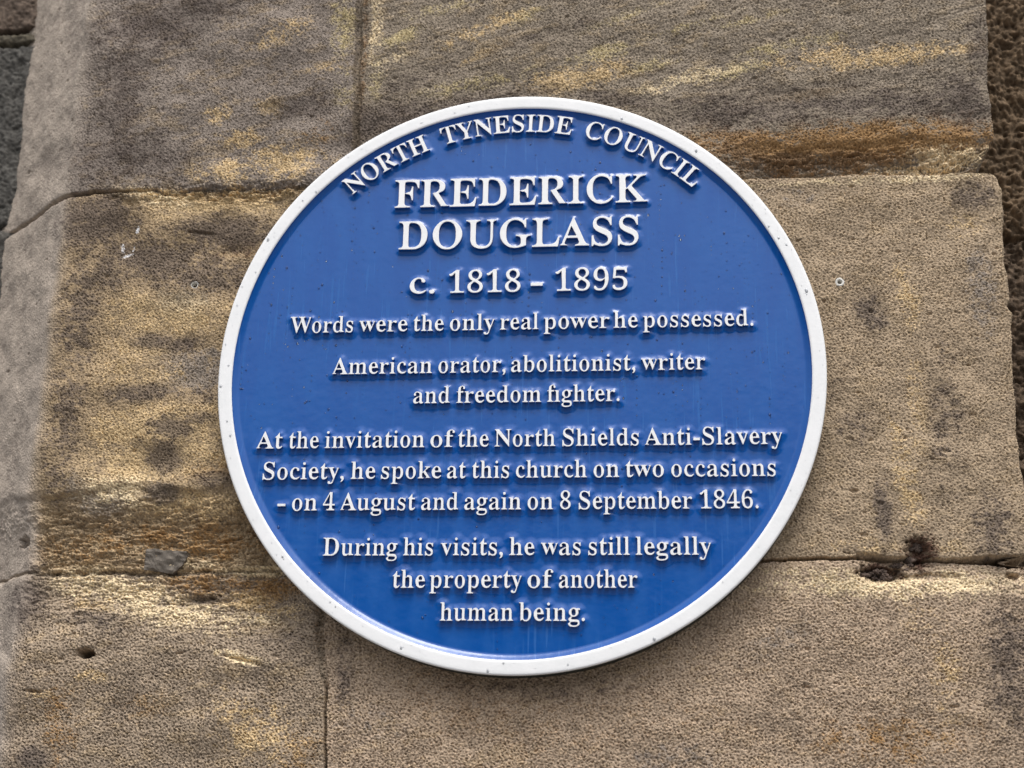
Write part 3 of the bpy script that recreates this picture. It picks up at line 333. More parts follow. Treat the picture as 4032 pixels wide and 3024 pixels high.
# ------------------------------------------------------------------ materials
def stone_material(name, grain=0.22, rough=0.9, bump=0.35, scale=900.0):
    m, t, b, L = new_mat(name)
    at = t.nodes.new('ShaderNodeAttribute')
    at.attribute_name = 'stone'
    co = t.nodes.new('ShaderNodeTexCoord')
    n1 = t.nodes.new('ShaderNodeTexNoise')
    n1.inputs['Scale'].default_value = scale
    n1.inputs['Detail'].default_value = 3.0
    n2 = t.nodes.new('ShaderNodeTexNoise')
    n2.inputs['Scale'].default_value = scale * 0.33
    n2.inputs['Detail'].default_value = 2.0
    mr1 = t.nodes.new('ShaderNodeMapRange')      # grain by grain variation of the quartz
    mr1.inputs['From Min'].default_value = 0.3
    mr1.inputs['From Max'].default_value = 0.7
    mr1.inputs['To Min'].default_value = 1.0 - grain
    mr1.inputs['To Max'].default_value = 1.0 + grain
    mul = t.nodes.new('ShaderNodeMix')
    mul.data_type = 'RGBA'
    mul.blend_type = 'MULTIPLY'
    mul.inputs['Factor'].default_value = 1.0
    L.new(co.outputs['Object'], n1.inputs['Vector'])
    L.new(co.outputs['Object'], n2.inputs['Vector'])
    L.new(n1.outputs['Fac'], mr1.inputs['Value'])
    L.new(at.outputs['Color'], mul.inputs[6])
    L.new(mr1.outputs[0], mul.inputs[7])
    L.new(mul.outputs[2], b.inputs['Base Color'])
    b.inputs['Roughness'].default_value = rough
    b.inputs['Specular IOR Level'].default_value = 0.25
    add = t.nodes.new('ShaderNodeMath')
    add.operation = 'ADD'
    L.new(n1.outputs['Fac'], add.inputs[0])
    L.new(n2.outputs['Fac'], add.inputs[1])
    bp = t.nodes.new('ShaderNodeBump')
    bp.inputs['Strength'].default_value = bump
    bp.inputs['Distance'].default_value = 0.0007
    L.new(add.outputs[0], bp.inputs['Height'])
    L.new(bp.outputs[0], b.inputs['Normal'])
    return m


M_STONE = stone_material('weathered_sandstone')
M_MORTAR = stone_material('old_mortar', grain=0.3, bump=0.6)
M_BACK = stone_material('recessed_sandstone', grain=0.3, bump=0.5, scale=500.0)


def white_material():
    m, t, b, L = new_mat('white_enamel')
    b.inputs['Roughness'].default_value = 0.42
    b.inputs['Specular IOR Level'].default_value = 0.4
    co = t.nodes.new('ShaderNodeTexCoord')
    n = t.nodes.new('ShaderNodeTexNoise')
    n.inputs['Scale'].default_value = 60.0
    n.inputs['Detail'].default_value = 5.0
    cr = t.nodes.new('ShaderNodeValToRGB')
    cr.color_ramp.elements[0].position = 0.3
    cr.color_ramp.elements[0].color = (0.77, 0.78, 0.78, 1)
    cr.color_ramp.elements[1].position = 0.62
    cr.color_ramp.elements[1].color = (0.81, 0.815, 0.815, 1)
    L.new(co.outputs['Object'], n.inputs['Vector'])
    L.new(n.outputs['Fac'], cr.inputs['Fac'])
    # faint scuffs
    n3 = t.nodes.new('ShaderNodeTexNoise')
    n3.inputs['Scale'].default_value = 160.0
    n3.inputs['Detail'].default_value = 3.0
    sc = t.nodes.new('ShaderNodeValToRGB')
    sc.color_ramp.elements[0].position = 0.74
    sc.color_ramp.elements[0].color = (1, 1, 1, 1)
    sc.color_ramp.elements[1].position = 0.84
    sc.color_ramp.elements[1].color = (0.86, 0.86, 0.87, 1)
    mul = t.nodes.new('ShaderNodeMix')
    mul.data_type = 'RGBA'
    mul.blend_type = 'MULTIPLY'
    mul.inputs['Factor'].default_value = 1.0
    L.new(co.outputs['Object'], n3.inputs['Vector'])
    L.new(n3.outputs['Fac'], sc.inputs['Fac'])
    L.new(cr.outputs[0], mul.inputs[6])
    L.new(sc.outputs[0], mul.inputs[7])
    L.new(mul.outputs[2], b.inputs['Base Color'])
    n2 = t.nodes.new('ShaderNodeTexNoise')
    n2.inputs['Scale'].default_value = 220.0
    n2.inputs['Detail'].default_value = 2.0
    bp = t.nodes.new('ShaderNodeBump')
    bp.inputs['Strength'].default_value = 0.12
    bp.inputs['Distance'].default_value = 0.001
    L.new(co.outputs['Object'], n2.inputs['Vector'])
    L.new(n2.outputs['Fac'], bp.inputs['Height'])
    L.new(bp.outputs[0], b.inputs['Normal'])
    return m


def blue_material():
    """Gloss blue enamel with rain trails (dried film) running down it."""
    m, t, b, L = new_mat('blue_enamel')
    co = t.nodes.new('ShaderNodeTexCoord')
    mp = t.nodes.new('ShaderNodeMapping')
    mp.inputs['Scale'].default_value = (330.0, 16.0, 1.0)
    mp.inputs['Rotation'].default_value = (0, 0, math.radians(-2.5))
    st = t.nodes.new('ShaderNodeTexNoise')
    st.inputs['Scale'].default_value = 1.0
    st.inputs['Detail'].default_value = 2.0
    st.inputs['Roughness'].default_value = 0.4
    sr = t.nodes.new('ShaderNodeMapRange')
    sr.inputs['From Min'].default_value = 0.56
    sr.inputs['From Max'].default_value = 0.70
    pat = t.nodes.new('ShaderNodeTexNoise')       # where the trails are
    pat.inputs['Scale'].default_value = 9.0
    pat.inputs['Detail'].default_value = 3.0
    pr = t.nodes.new('ShaderNodeMapRange')
    pr.inputs['From Min'].default_value = 0.36
    pr.inputs['From Max'].default_value = 0.55
    mul = t.nodes.new('ShaderNodeMath')
    mul.operation = 'MULTIPLY'
    # broad patches of thin film
    fp = t.nodes.new('ShaderNodeMapping')
    fp.inputs['Scale'].default_value = (55.0, 14.0, 1.0)
    fn = t.nodes.new('ShaderNodeTexNoise')
    fn.inputs['Scale'].default_value = 1.0
    fn.inputs['Detail'].default_value = 4.0
    fr = t.nodes.new('ShaderNodeMapRange')
    fr.inputs['From Min'].default_value = 0.42
    fr.inputs['From Max'].default_value = 0.64
    fr.inputs['To Max'].default_value = 0.45
    film = t.nodes.new('ShaderNodeMath')
    film.operation = 'MAXIMUM'
    film.use_clamp = True
    mixc = t.nodes.new('ShaderNodeMix')
    mixc.data_type = 'RGBA'
    mixc.inputs[6].default_value = (0.001, 0.073, 0.315, 1)
    mixc.inputs[7].default_value = (0.007, 0.098, 0.36, 1)
    L.new(co.outputs['Object'], mp.inputs[0])
    L.new(mp.outputs[0], st.inputs['Vector'])
    L.new(st.outputs['Fac'], sr.inputs['Value'])
    L.new(co.outputs['Object'], pat.inputs['Vector'])
    L.new(pat.outputs['Fac'], pr.inputs['Value'])
    L.new(sr.outputs[0], mul.inputs[0])
    L.new(pr.outputs[0], mul.inputs[1])
    L.new(co.outputs['Object'], fp.inputs[0])
    L.new(fp.outputs[0], fn.inputs['Vector'])
    L.new(fn.outputs['Fac'], fr.inputs['Value'])
    L.new(mul.outputs[0], film.inputs[0])
    L.new(fr.outputs[0], film.inputs[1])
    L.new(film.outputs[0], mixc.inputs['Factor'])
    L.new(mixc.outputs[2], b.inputs['Base Color'])
    rr = t.nodes.new('ShaderNodeMapRange')
    rr.inputs['To Min'].default_value = 0.16
    rr.inputs['To Max'].default_value = 0.34
    L.new(film.outputs[0], rr.inputs['Value'])
    L.new(rr.outputs[0], b.inputs['Roughness'])
    b.inputs['Specular IOR Level'].default_value = 0.46
    n2 = t.nodes.new('ShaderNodeTexNoise')
    n2.inputs['Scale'].default_value = 150.0
    n2.inputs['Detail'].default_value = 2.0
    bp = t.nodes.new('ShaderNodeBump')
    bp.inputs['Strength'].default_value = 0.10
    bp.inputs['Distance'].default_value = 0.0008
    L.new(co.outputs['Object'], n2.inputs['Vector'])
    L.new(n2.outputs['Fac'], bp.inputs['Height'])
    L.new(bp.outputs[0], b.inputs['Normal'])
    return m


def plain(name, c, rough=0.6, var=0.25, scale=120.0, spec=0.4):
    m, t, b, L = new_mat(name)
    co = t.nodes.new('ShaderNodeTexCoord')
    n = t.nodes.new('ShaderNodeTexNoise')
    n.inputs['Scale'].default_value = scale
    n.inputs['Detail'].default_value = 5.0
    cr = t.nodes.new('ShaderNodeValToRGB')
    cr.color_ramp.elements[0].position = 0.3
    cr.color_ramp.elements[1].position = 0.7
    cr.color_ramp.elements[0].color = tuple(v * (1 - var) for v in c) + (1,)
    cr.color_ramp.elements[1].color = tuple(min(1, v * (1 + var)) for v in c) + (1,)
    L.new(co.outputs['Object'], n.inputs['Vector'])
    L.new(n.outputs['Fac'], cr.inputs['Fac'])
    L.new(cr.outputs[0], b.inputs['Base Color'])
    b.inputs['Roughness'].default_value = rough
    b.inputs['Specular IOR Level'].default_value = spec
    bp = t.nodes.new('ShaderNodeBump')
    bp.inputs['Strength'].default_value = 0.3
    bp.inputs['Distance'].default_value = 0.001
    L.new(n.outputs['Fac'], bp.inputs['Height'])
    L.new(bp.outputs[0], b.inputs['Normal'])
    return m


M_WHITE = white_material()
M_BLUE = blue_material()
M_BACKING = plain('dark_green_backing', (0.012, 0.017, 0.015), 0.45, 0.2)
M_SLATE = plain('slate', (0.14, 0.12, 0.098), 0.85, 0.3, 260.0)
M_RUST = plain('rust', (0.085, 0.062, 0.050), 0.9, 0.8, 160.0, 0.2)
M_PLUG = plain('pale_plastic', (0.62, 0.60, 0.55), 0.6, 0.12, 300.0)
M_PAVE = plain('paving', (0.16, 0.155, 0.15), 0.85, 0.2, 6.0)


def water_material(name, tint, ior):
    """Thin beads: what lies under them shows through the tint, the sky glints on top."""
    m, t, b, L = new_mat(name)
    t.nodes.remove(b)
    tr = t.nodes.new('ShaderNodeBsdfTransparent')
    tr.inputs['Color'].default_value = tint
    gl = t.nodes.new('ShaderNodeBsdfGlossy')
    gl.inputs['Roughness'].default_value = 0.2
    fr = t.nodes.new('ShaderNodeFresnel')
    fr.inputs['IOR'].default_value = ior
    mx_ = t.nodes.new('ShaderNodeMixShader')
    L.new(fr.outputs[0], mx_.inputs[0])
    L.new(tr.outputs[0], mx_.inputs[1])
    L.new(gl.outputs[0], mx_.inputs[2])
    L.new(mx_.outputs[0], t.nodes['Material Output'].inputs[0])
    return m


M_WATER = water_material('rain_water', (0.74, 0.79, 0.86, 1), 1.5)  # dark tint stands in for the refraction shade inside beads on blue
M_WATER_PALE = water_material('rain_water_on_white', (0.985, 0.99, 1, 1), 1.36)

# ------------------------------------------------------------------ stone colours (albedo)
TONE = {
    'base': lin(128, 117, 102) * 1.0, 'dark': lin(84, 76, 71), 'grey': lin(122, 116, 110), 'tan': lin(180, 159, 122),
    'cream': lin(200, 184, 152), 'olive': lin(166, 154, 118), 'ochre': lin(136, 107, 70), 'brown': lin(108, 88, 66),
    'warm': lin(150, 130, 107), 'white': lin(235, 238, 242), 'rust': lin(62, 40, 34),
    'top_left': lin(121, 113, 105), 'top_right': lin(126, 117, 104), 'mid_left': lin(148, 131, 105), 'mid_right': lin(149, 134, 113),
    'low_left': lin(141, 128, 111), 'low_right': lin(155, 139, 120), 'side': lin(150, 141, 130), 'mortar': lin(112, 100, 84),
}
ORDER = ('warm', 'grey', 'ochre', 'olive', 'tan', 'cream', 'brown', 'dark', 'rust', 'white')

# ------------------------------------------------------------------ the pier's front, splayed left side and right return: one relief
STEP = 0.62
YT, YB = 462.0, -385.0
XR, XC = 402.5, -407.6         # right arris, left corner
SIDE = 142.0                   # depth of the splayed face along itself
RET = 95.0
ZF = -22.0                     # plane of the pier's front in plaque coordinates
s = np.arange(XC - SIDE, XR + RET, STEP)
y = np.arange(YT, YB, -STEP)
SHAPE = (len(y), len(s))
px = np.where(s < XC, XC + (s - XC) * 0.7346, np.minimum(s, XR))
pz = np.where(s < XC, ZF + (s - XC) * 0.6785, np.where(s > XR, ZF - (s - XR), ZF))
# soften the two arrises: broad on the left, tight on the right
wl_ = sstep(-330, -390, s)
px = gsmooth(px, 9.0 / STEP) * wl_ + gsmooth(px, 2.2 / STEP) * (1 - wl_)
pz = gsmooth(pz, 9.0 / STEP) * wl_ + gsmooth(pz, 2.2 / STEP) * (1 - wl_)
tx, tz = np.gradient(px), np.gradient(pz)
tl = np.hypot(tx, tz)
nx, nz = -tz / tl, tx / tl
S, Y = np.meshgrid(s, y)
S = S.astype(np.float32)
Y = Y.astype(np.float32)
side = sstep(XC + 12, XC - 14, S)               # 1 on the splayed face
front = 1 - side

n_lo = lownoise(SHAPE, STEP, 60, 2.7)
n_big = bandnoise(SHAPE, STEP, 130, 75, 0.45, -10)
n_mid = lownoise(SHAPE, STEP, 22, 1.7, 1.4)
n_rag = lownoise(SHAPE, STEP, 9, 1.4, 1.5)
n_str = lownoise(SHAPE, STEP, 14, 1.6, 4.0, -14)      # bedding streaks rising to the right
n_hor = lownoise(SHAPE, STEP, 9, 1.5, 3.6, -3)
wob = gsmooth(RNG.standard_normal(len(s)), 10)
wob = wob / wob.std()
wob2 = gsmooth(RNG.standard_normal(len(s)), 3)
wob2 = wob2 / wob2.std()
wobv = gsmooth(RNG.standard_normal(len(y)), 12)
wobv = wobv / wobv.std()

# joints: two beds and a perpend in each course
def lerp(x, pts):
    return np.interp(x, [p[0] for p in pts], [p[1] for p in pts])

y1 = lerp(s, [(-560, 178), (-405, 178.4), (-365, 180), (-306, 176.5), (-190, 177), (189, 177), (291, 177.2), (401, 178)]) + 0.5 * wob + 0.25 * wob2
y2 = lerp(s, [(-560, -165), (-404, -163.8), (-324, -163.8), (-239, -162.8), (-196, -160.8), (196, -156.8), (258, -154), (337, -155.8), (500, -157.3)]) + 0.6 * wob + 0.3 * wob2
xv_t = lerp(-y, [(-425, -152.8), (-284, -150.3), (-216, -149.3), (-170, -148.3)]) + 0.9 * wobv
xv_m = np.full(len(y), 12.0) + 0.7 * wobv
xv_b = lerp(-y, [(155, -151), (208, -156.4), (263, -149.8), (319, -147.3), (390, -145.3)]) + 0.8 * wobv
d1 = Y - y1[None, :].astype(np.float32)
d2 = Y - y2[None, :].astype(np.float32)
top, low = d1 > 0, d2 < 0
mid = ~top & ~low
dvt = S - xv_t[:, None].astype(np.float32)
dvm = S - xv_m[:, None].astype(np.float32)
dvb = S - xv_b[:, None].astype(np.float32)
dv = np.where(top, dvt, np.where(mid, dvm, dvb))

# groove profile of each joint along its length: (depth mm, half width mm)
g1d = lerp(s, [(-560, 11), (-415, 11), (-395, 7), (-360, 4), (-335, 1.6), (-190, 1.2), (190, 5), (401, 7), (500, 9)])
g1w = lerp(s, [(-560, 2.3), (-405, 2.0), (-355, 1.5), (-300, 2.4), (-190, 2.4), (190, 1.1), (401, 1.4)])
g2d = lerp(s, [(-560, 4), (-405, 2.5), (-300, 1.6), (-190, 2.0), (190, 8), (265, 9), (275, 4), (330, 5), (360, 9), (390, 13), (420, 15)])
g2w = lerp(s, [(-560, 2.5), (-405, 2.0), (-190, 2.0), (190, 1.2), (265, 1.2), (335, 1.2), (365, 2.4), (400, 3.6)])
gvd = np.where(y > 170, 3.6, np.where(y > -150, 3.0, lerp(-y, [(160, 1.5), (250, 2.0), (258, 7), (385, 8)])))
gvw = np.where(y > 170, 2.6, np.where(y > -150, 2.0, lerp(-y, [(160, 4.0), (250, 3.5), (260, 1.1), (385, 1.2)])))


def groove(d, dep, wid, arris):
    a = np.abs(d)
    return dep * np.exp(-(a / wid) ** 4) + arris * np.exp(-np.maximum(a - wid, 0) / 2.2)


H = 0.9 * n_lo + 1.3 * sstep(-100, -200, S) * front * n_big + 0.10 * n_mid + 0.22 * n_str * (top & (S > -148))
H -= groove(d1, g1d[None, :], g1w[None, :], 0.9)
H -= groove(d2, g2d[None, :], g2w[None, :], 0.8)
H -= groove(dv, gvd[:, None], gvw[:, None], 0.5)

# big worn places -------------------------------------------------
# foot of the upper right stone: eaten back towards the joint, more to the right
wr = sstep(150, 230, S)
band = sstep(1, 0, d1 / (37 + 4 * n_lo)) * top
edge_line = sstep(0.02, 0.2, band) * 3.2
H -= wr * (7.5 * band + edge_line * (0.6 + 0.2 * n_mid))
# the stone under it stands proud with a crisp arris
H += sstep(150, 220, S) * sstep(-16, -1.5, d1) * (~top) * 1.2
# foot of the middle left stone scooped out, head of the stone below sloping back to meet it
wl2 = sstep(-150, -200, S)
foot = (0.35 * sstep(-92, -100, Y + 3 * n_lo) + 0.65 * sstep(-100, -130, Y + 2.5 * n_mid)) * mid
H -= wl2 * front * 14.0 * foot
head = sstep(-226, -172, Y + 3 * n_lo + 14 * sstep(-300, -220, S)) * low
H -= wl2 * front * 14.0 * head
H -= wl2 * side * (7.0 * foot + 3.0 * head)
# crusty bed above/below the left upper joint
crust = np.exp(-((Y - 175) / 9.0) ** 2) * sstep(-385, -350, S) * sstep(-165, -215, S)
H += crust * (2.0 * n_hor + 0.9 * n_rag - 0.9)
# head of the lower right stone, weathered under the joint
hr = sstep(255, 300, S) * sstep(-186, -166, Y + 2 * n_mid) * low
H -= hr * 5.0
# ragged ledges in the ochre band and scoop
led = wr * sstep(0.15, 0.6, band) + 0.8 * wl2 * front * foot + 0.6 * wl2 * front * head
H += led * (1.5 * n_hor + 0.6 * n_rag)

# hollows and pits -------------------------------------------------
for cx, cy, rx, ry, rot, dep in HOLLOWS:
    c_, s_ = math.cos(math.radians(rot)), math.sin(math.radians(rot))
    j0, j1 = np.searchsorted(s, [cx - 3 * max(rx, ry), cx + 3 * max(rx, ry)])
    i0, i1 = np.searchsorted(-y, [-(cy + 3 * max(rx, ry)), -(cy - 3 * max(rx, ry))])
    X_, Y_ = S[i0:i1, j0:j1] - cx, Y[i0:i1, j0:j1] - cy
    q = ((X_ * c_ + Y_ * s_) / rx) ** 2 + ((-X_ * s_ + Y_ * c_) / ry) ** 2
    q = q * (1 + 0.25 * n_rag[i0:i1, j0:j1])
    H[i0:i1, j0:j1] -= dep * np.exp(-np.maximum(q, 0) ** 2)
for k in range(900):
    cx, cy = RNG.uniform(-520, 410), RNG.uniform(-380, 420)
    if cx < 170 and RNG.random() < 0.45:
        continue
    r = 0.8 + 0.9 * RNG.random() ** 2
    asp = RNG.uniform(1, 2.2)
    dep = RNG.uniform(0.8, 2.2)
    j0, j1 = np.searchsorted(s, [cx - 6, cx + 6])
    i0, i1 = np.searchsorted(-y, [-(cy + 5), -(cy - 5)])
    q = ((S[i0:i1, j0:j1] - cx) / (r * asp)) ** 2 + ((Y[i0:i1, j0:j1] - cy) / r) ** 2
    H[i0:i1, j0:j1] -= dep * np.exp(-q ** 2)
# drill holes beside the plaque
for cx, cy in ((-283.7, 86.6), (266.6, 78.8)):
    j0, j1 = np.searchsorted(s, [cx - 8, cx + 8])
    i0, i1 = np.searchsorted(-y, [-(cy + 8), -(cy - 8)])
    q = np.hypot(S[i0:i1, j0:j1] - cx, Y[i0:i1, j0:j1] - cy)
    H[i0:i1, j0:j1] -= 9.0 * sstep(3.6, 2.9, q)

# grain: worm-like ridges between little pits ----------------------
g1 = bandnoise(SHAPE, STEP, 3.4, 2.7, 0.44)
g2 = bandnoise(SHAPE, STEP, 2.2, 1.9, 0.34)
g5 = bandnoise(SHAPE, STEP, 11, 8, 0.5)
g4 = bandnoise(SHAPE, STEP, 3.2, 2.2, 0.4)
g3 = bandnoise(SHAPE, STEP, 9.0, 6.0, 0.45)
pits = sstep(0.35, 1.7, g1)
ridge = np.exp(-((g1 + 0.1) / 0.55) ** 2)
grain = 0.34 * ridge + 0.15 * g2 + 0.04 * g3 - 1.15 * pits
coarse = 0.9 + 0.15 * np.clip(n_mid, -1.5, 1.5)
lowb = sstep(-130, -230, Y) * 0.45
amp = (coarse + lowb) * (front + 0.30 * side)
H += grain * amp * 1.2 * (1 + 0.14 * np.clip(g5, -2, 2))

# right arris wanders
xs = lerp(-y, [(-425, 5), (-340, 4), (-300, 3), (-261, -1), (-237, 1), (-210, 0.5), (-199, -2), (-190, -8), (-181, -12), (-176.5, -12),
               (-174.5, -3), (-171, 0), (-161, 2), (-96, -0.5), (-60, 0), (-55, -2.5), (-48, 1), (0, -1), (54, -1.5), (104, -1.5), (200, -2), (385, -2)])
xs = gsmooth(xs, 0.8) + 0.35 * gsmooth(RNG.standard_normal(len(y)), 3.0)
xshift = xs[:, None] * sstep(350, 396, S)

PX = px[None, :] + nx[None, :] * H + xshift
PZ = pz[None, :] + nz[None, :] * H
V = np.stack([PX, -PZ, Y], axis=2).astype(np.float32) * MM
V[:, :, 2] += Z0

# colour -----------------------------------------------------------
def pick(a, b, m):
    return np.where(m[:, :, None], a, b)

leftcol = dv < 0
C = pick(pick(TONE['top_left'], TONE['top_right'], leftcol),
         pick(pick(TONE['mid_left'], TONE['mid_right'], leftcol), pick(TONE['low_left'], TONE['low_right'], leftcol), mid), top).astype(np.float32)
C = C * (1 - side[:, :, None]) + TONE['side'].astype(np.float32) * side[:, :, None]
rag = 0.42 * n_mid + 0.40 * n_rag + 0.22 * n_hor
# general mottling of every stone
mot = sstep(0.3, 1.5, 0.7 * n_mid + 0.7 * n_str)[:, :, None] * (front * np.where(S > 165, 0.3, 0.5))[:, :, None]
C = C * (1 - 0.45 * mot) + TONE['tan'].astype(np.float32) * 0.45 * mot
mot = sstep(0.2, 1.6, -0.6 * n_lo - 0.7 * n_rag)[:, :, None] * np.where((S > 165) & ~top | low & (S > -140), 0.22, 0.55)[:, :, None]
C = C * (1 - 0.5 * mot) + TONE['dark'].astype(np.float32) * 0.5 * mot
for kind in ORDER:
    F = np.zeros(SHAPE, dtype=np.float32)
    for cx, cy, rx, ry, rot, k, st in BLOBS:
        if k != kind:
            continue
        m_ = 2.6 * max(rx, ry)
        j0, j1 = np.searchsorted(s, [cx - m_, cx + m_])
        i0, i1 = np.searchsorted(-y, [-(cy + m_), -(cy - m_)])
        if j1 <= j0 or i1 <= i0:
            continue
        c_, s_ = math.cos(math.radians(rot)), math.sin(math.radians(rot))
        X_, Y_ = S[i0:i1, j0:j1] - cx, Y[i0:i1, j0:j1] - cy
        q = ((X_ * c_ + Y_ * s_) / rx) ** 2 + ((-X_ * s_ + Y_ * c_) / ry) ** 2
        F[i0:i1, j0:j1] = np.maximum(F[i0:i1, j0:j1], st * np.exp(-0.62 * q))
    ragk = 0.14 * g4 + 0.1 * n_rag if kind == 'white' else 0.34 * rag + 0.16 * g4 + 0.10 * g5
    mk = sstep(0.20 if kind != 'white' else 0.45, 0.98, F + ragk * np.where(F > 0.03, 1.0, 0.0) * np.clip(F * 3, 0, 1))
    mk = np.minimum(mk, 0.92 if kind not in ('dark', 'grey') else 0.8)[:, :, None]
    C = C * (1 - mk) + TONE[kind].astype(np.float32) * mk
# every grain ridge and crumb is its own quartz or clay tint
C *= (1 + 0.045 * np.clip(n_rag, -2, 2) + (0.17 * front + 0.08 * side) * np.clip(g4, -1.8, 1.8))[:, :, None]
C *= np.array([1.30, 1.255, 1.225], dtype=np.float32)
C = np.clip(C, 0.01, 0.9)

# split into stones and mortar ------------------------------------
def qc(a):
    return a[:-1, :-1]

in_m = (np.abs(d1) < np.where(S < -355, 1.3, 1.6)) & ~((S > 150)) | (np.abs(d1) < 0.9) | (np.abs(d2) < 1.2)
in_m |= (np.abs(dv) < np.where(top, 3.6, np.where(Y > -250, 3.0, 1.0)))
lab = np.where(in_m, 6, np.where(top, 0, np.where(mid, 2, 4)) + np.where(dv < 0, 0, 1))
lab = qc(lab)
C = np.where((in_m & ((S < 190) | (np.abs(dv) < 4)))[:, :, None], 0.45 * C + 0.55 * TONE['mortar'].astype(np.float32) * (1 + 0.2 * n_rag[:, :, None]), C)
idx = np.arange(SHAPE[0] * SHAPE[1]).reshape(SHAPE)
quads = np.stack([idx[:-1, :-1], idx[1:, :-1], idx[1:, 1:], idx[:-1, 1:]], axis=2)
Vf, Cf = V.reshape(-1, 3), np.clip(C, 0.01, 0.9).reshape(-1, 3)

pier = empty('stone_pier', (0, 0.022, Z0 - 0.385))
tag(pier, 'weathered sandstone pier of big coursed blocks with a splayed left corner, carrying the blue plaque', 'stone pier')
BLOCK_LABEL = {0: 'grey stained block at the upper left', 1: 'streaked block with an ochre crumbling foot at the upper right',
               2: 'yellow and soot-dark mottled block left of the plaque', 3: 'even grey-beige block right of the plaque',
               4: 'pitted block with a pale worn head at the lower left', 5: 'plain beige block at the lower right'}
off = np.array([0, 0.022, Z0 - 0.385], dtype=np.float32)
for k in range(7):
    q = quads[lab == k]
    u, inv = np.unique(q, return_inverse=True)
    o = mesh_obj('stone_block' if k < 6 else 'mortar', Vf[u] - off, inv.reshape(q.shape), [M_STONE if k < 6 else M_MORTAR], pier, col=Cf[u])
    if k < 6:
        o['label'] = BLOCK_LABEL[k]


def height_at(x, yy):
    j = int(np.clip(np.searchsorted(s, x), 0, len(s) - 1))
    i = int(np.clip(np.searchsorted(-y, -yy), 0, len(y) - 1))
    return float(PZ[i, j])


# ------------------------------------------------------------------ recessed walls either side of the pier
def rough_wall(name, x0, x1, zpl, joints, tones, amp, label, step=1.3):
    xs_ = np.arange(x0, x1, step)
    ys_ = np.arange(YT + 30, YB - 10, -step)
    sh = (len(ys_), len(xs_))
    X_, Y_ = np.meshgrid(xs_, ys_)
    lo, md, hi = lownoise(sh, step, 45, 1.6), lownoise(sh, step, 14, 1.5), bandnoise(sh, step, 6, 5, 0.4)
    h = amp * (1.2 * lo + 0.7 * md) + 0.35 * hi
    course = np.zeros(sh, dtype=int)
    for jy, dep, wd in joints:
        dd = Y_ - jy - 0.8 * lo
        h -= dep * np.exp(-(np.abs(dd) / wd) ** 4) + 0.8 * np.exp(-np.maximum(np.abs(dd) - wd, 0) / 3)
        course += (dd < 0)
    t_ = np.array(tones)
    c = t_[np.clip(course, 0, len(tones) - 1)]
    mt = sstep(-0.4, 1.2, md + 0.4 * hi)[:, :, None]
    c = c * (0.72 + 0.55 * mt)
    v = np.stack([X_, -(zpl + h), Y_], axis=2) * MM
    o_ = np.array([(x0 + x1) / 2 * MM, -zpl * MM, YB * MM])
    root = empty(name, (o_[0], o_[1], o_[2] + Z0))
    tag(root, label, 'stone wall')
    ix = np.arange(sh[0] * sh[1]).reshape(sh)
    qd = np.stack([ix[:-1, :-1], ix[1:, :-1], ix[1:, 1:], ix[:-1, 1:]], axis=2)
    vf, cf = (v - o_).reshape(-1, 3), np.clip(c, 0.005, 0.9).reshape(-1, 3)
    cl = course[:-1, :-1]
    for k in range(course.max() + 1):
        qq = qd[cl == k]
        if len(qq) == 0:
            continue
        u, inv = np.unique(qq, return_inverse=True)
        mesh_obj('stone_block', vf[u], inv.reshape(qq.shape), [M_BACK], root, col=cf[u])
    return root


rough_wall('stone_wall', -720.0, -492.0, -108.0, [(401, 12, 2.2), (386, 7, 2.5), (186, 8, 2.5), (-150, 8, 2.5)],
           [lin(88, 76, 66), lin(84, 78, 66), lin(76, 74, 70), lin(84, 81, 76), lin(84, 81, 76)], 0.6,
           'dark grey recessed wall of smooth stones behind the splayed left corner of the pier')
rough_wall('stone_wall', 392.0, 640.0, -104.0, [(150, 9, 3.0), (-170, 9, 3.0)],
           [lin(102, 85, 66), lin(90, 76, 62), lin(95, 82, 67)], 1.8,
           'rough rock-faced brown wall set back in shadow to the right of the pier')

# ------------------------------------------------------------------ the plaque
plaque = empty('wall_plaque', (0, 0, Z0), (math.radians(90), 0, 0))
tag(plaque, 'round blue cast plaque with a white rim and raised white lettering, wet with rain', 'plaque')
RO, RI = 250.0, 238.1
PANEL_Z = -4.8


def lathe(name, prof, mats, parent, n=360, midx=None):
    a = np.linspace(0, 2 * np.pi, n, endpoint=False)
    v = np.array([[r * math.cos(t), r * math.sin(t), z] for (r, z) in prof for t in a]) * MM
    k = len(prof)
    f = np.array([[i * n + j, i * n + (j + 1) % n, (i + 1) * n + (j + 1) % n, (i + 1) * n + j] for i in range(k - 1) for j in range(n)])
    return mesh_obj(name, v, f, mats, parent)


# white rim: rounded outer edge, flat face, rounded inner edge
prof = [(249.2, -3.0), (249.8, -2.2), (250.0, -1.6), (249.9, -1.0), (249.5, -0.45), (248.9, -0.12), (248.2, 0.0), (246, 0.02), (244, 0.02), (241, 0.02),
        (239.9, 0.0), (239.2, -0.1), (238.6, -0.4), (238.2, -0.8), (238.1, -1.3), (238.3, -2.2)]
lathe('rim', prof, [M_WHITE], plaque)
# dark body behind it
prof = [(0.0, -20.6), (120, -20.6), (245.5, -20.6), (248.8, -20.3), (249.5, -19.6), (249.7, -18), (249.8, -2.6), (248.5, -2.2)]
lathe('backing', prof, [M_BACKING], plaque)

# ------------------------------------------------------------------ lettering
def contours(ch):
    return [np.array(list(map(float, c.split()))).reshape(-1, 2) for c in GLYPHS[ch][1]]


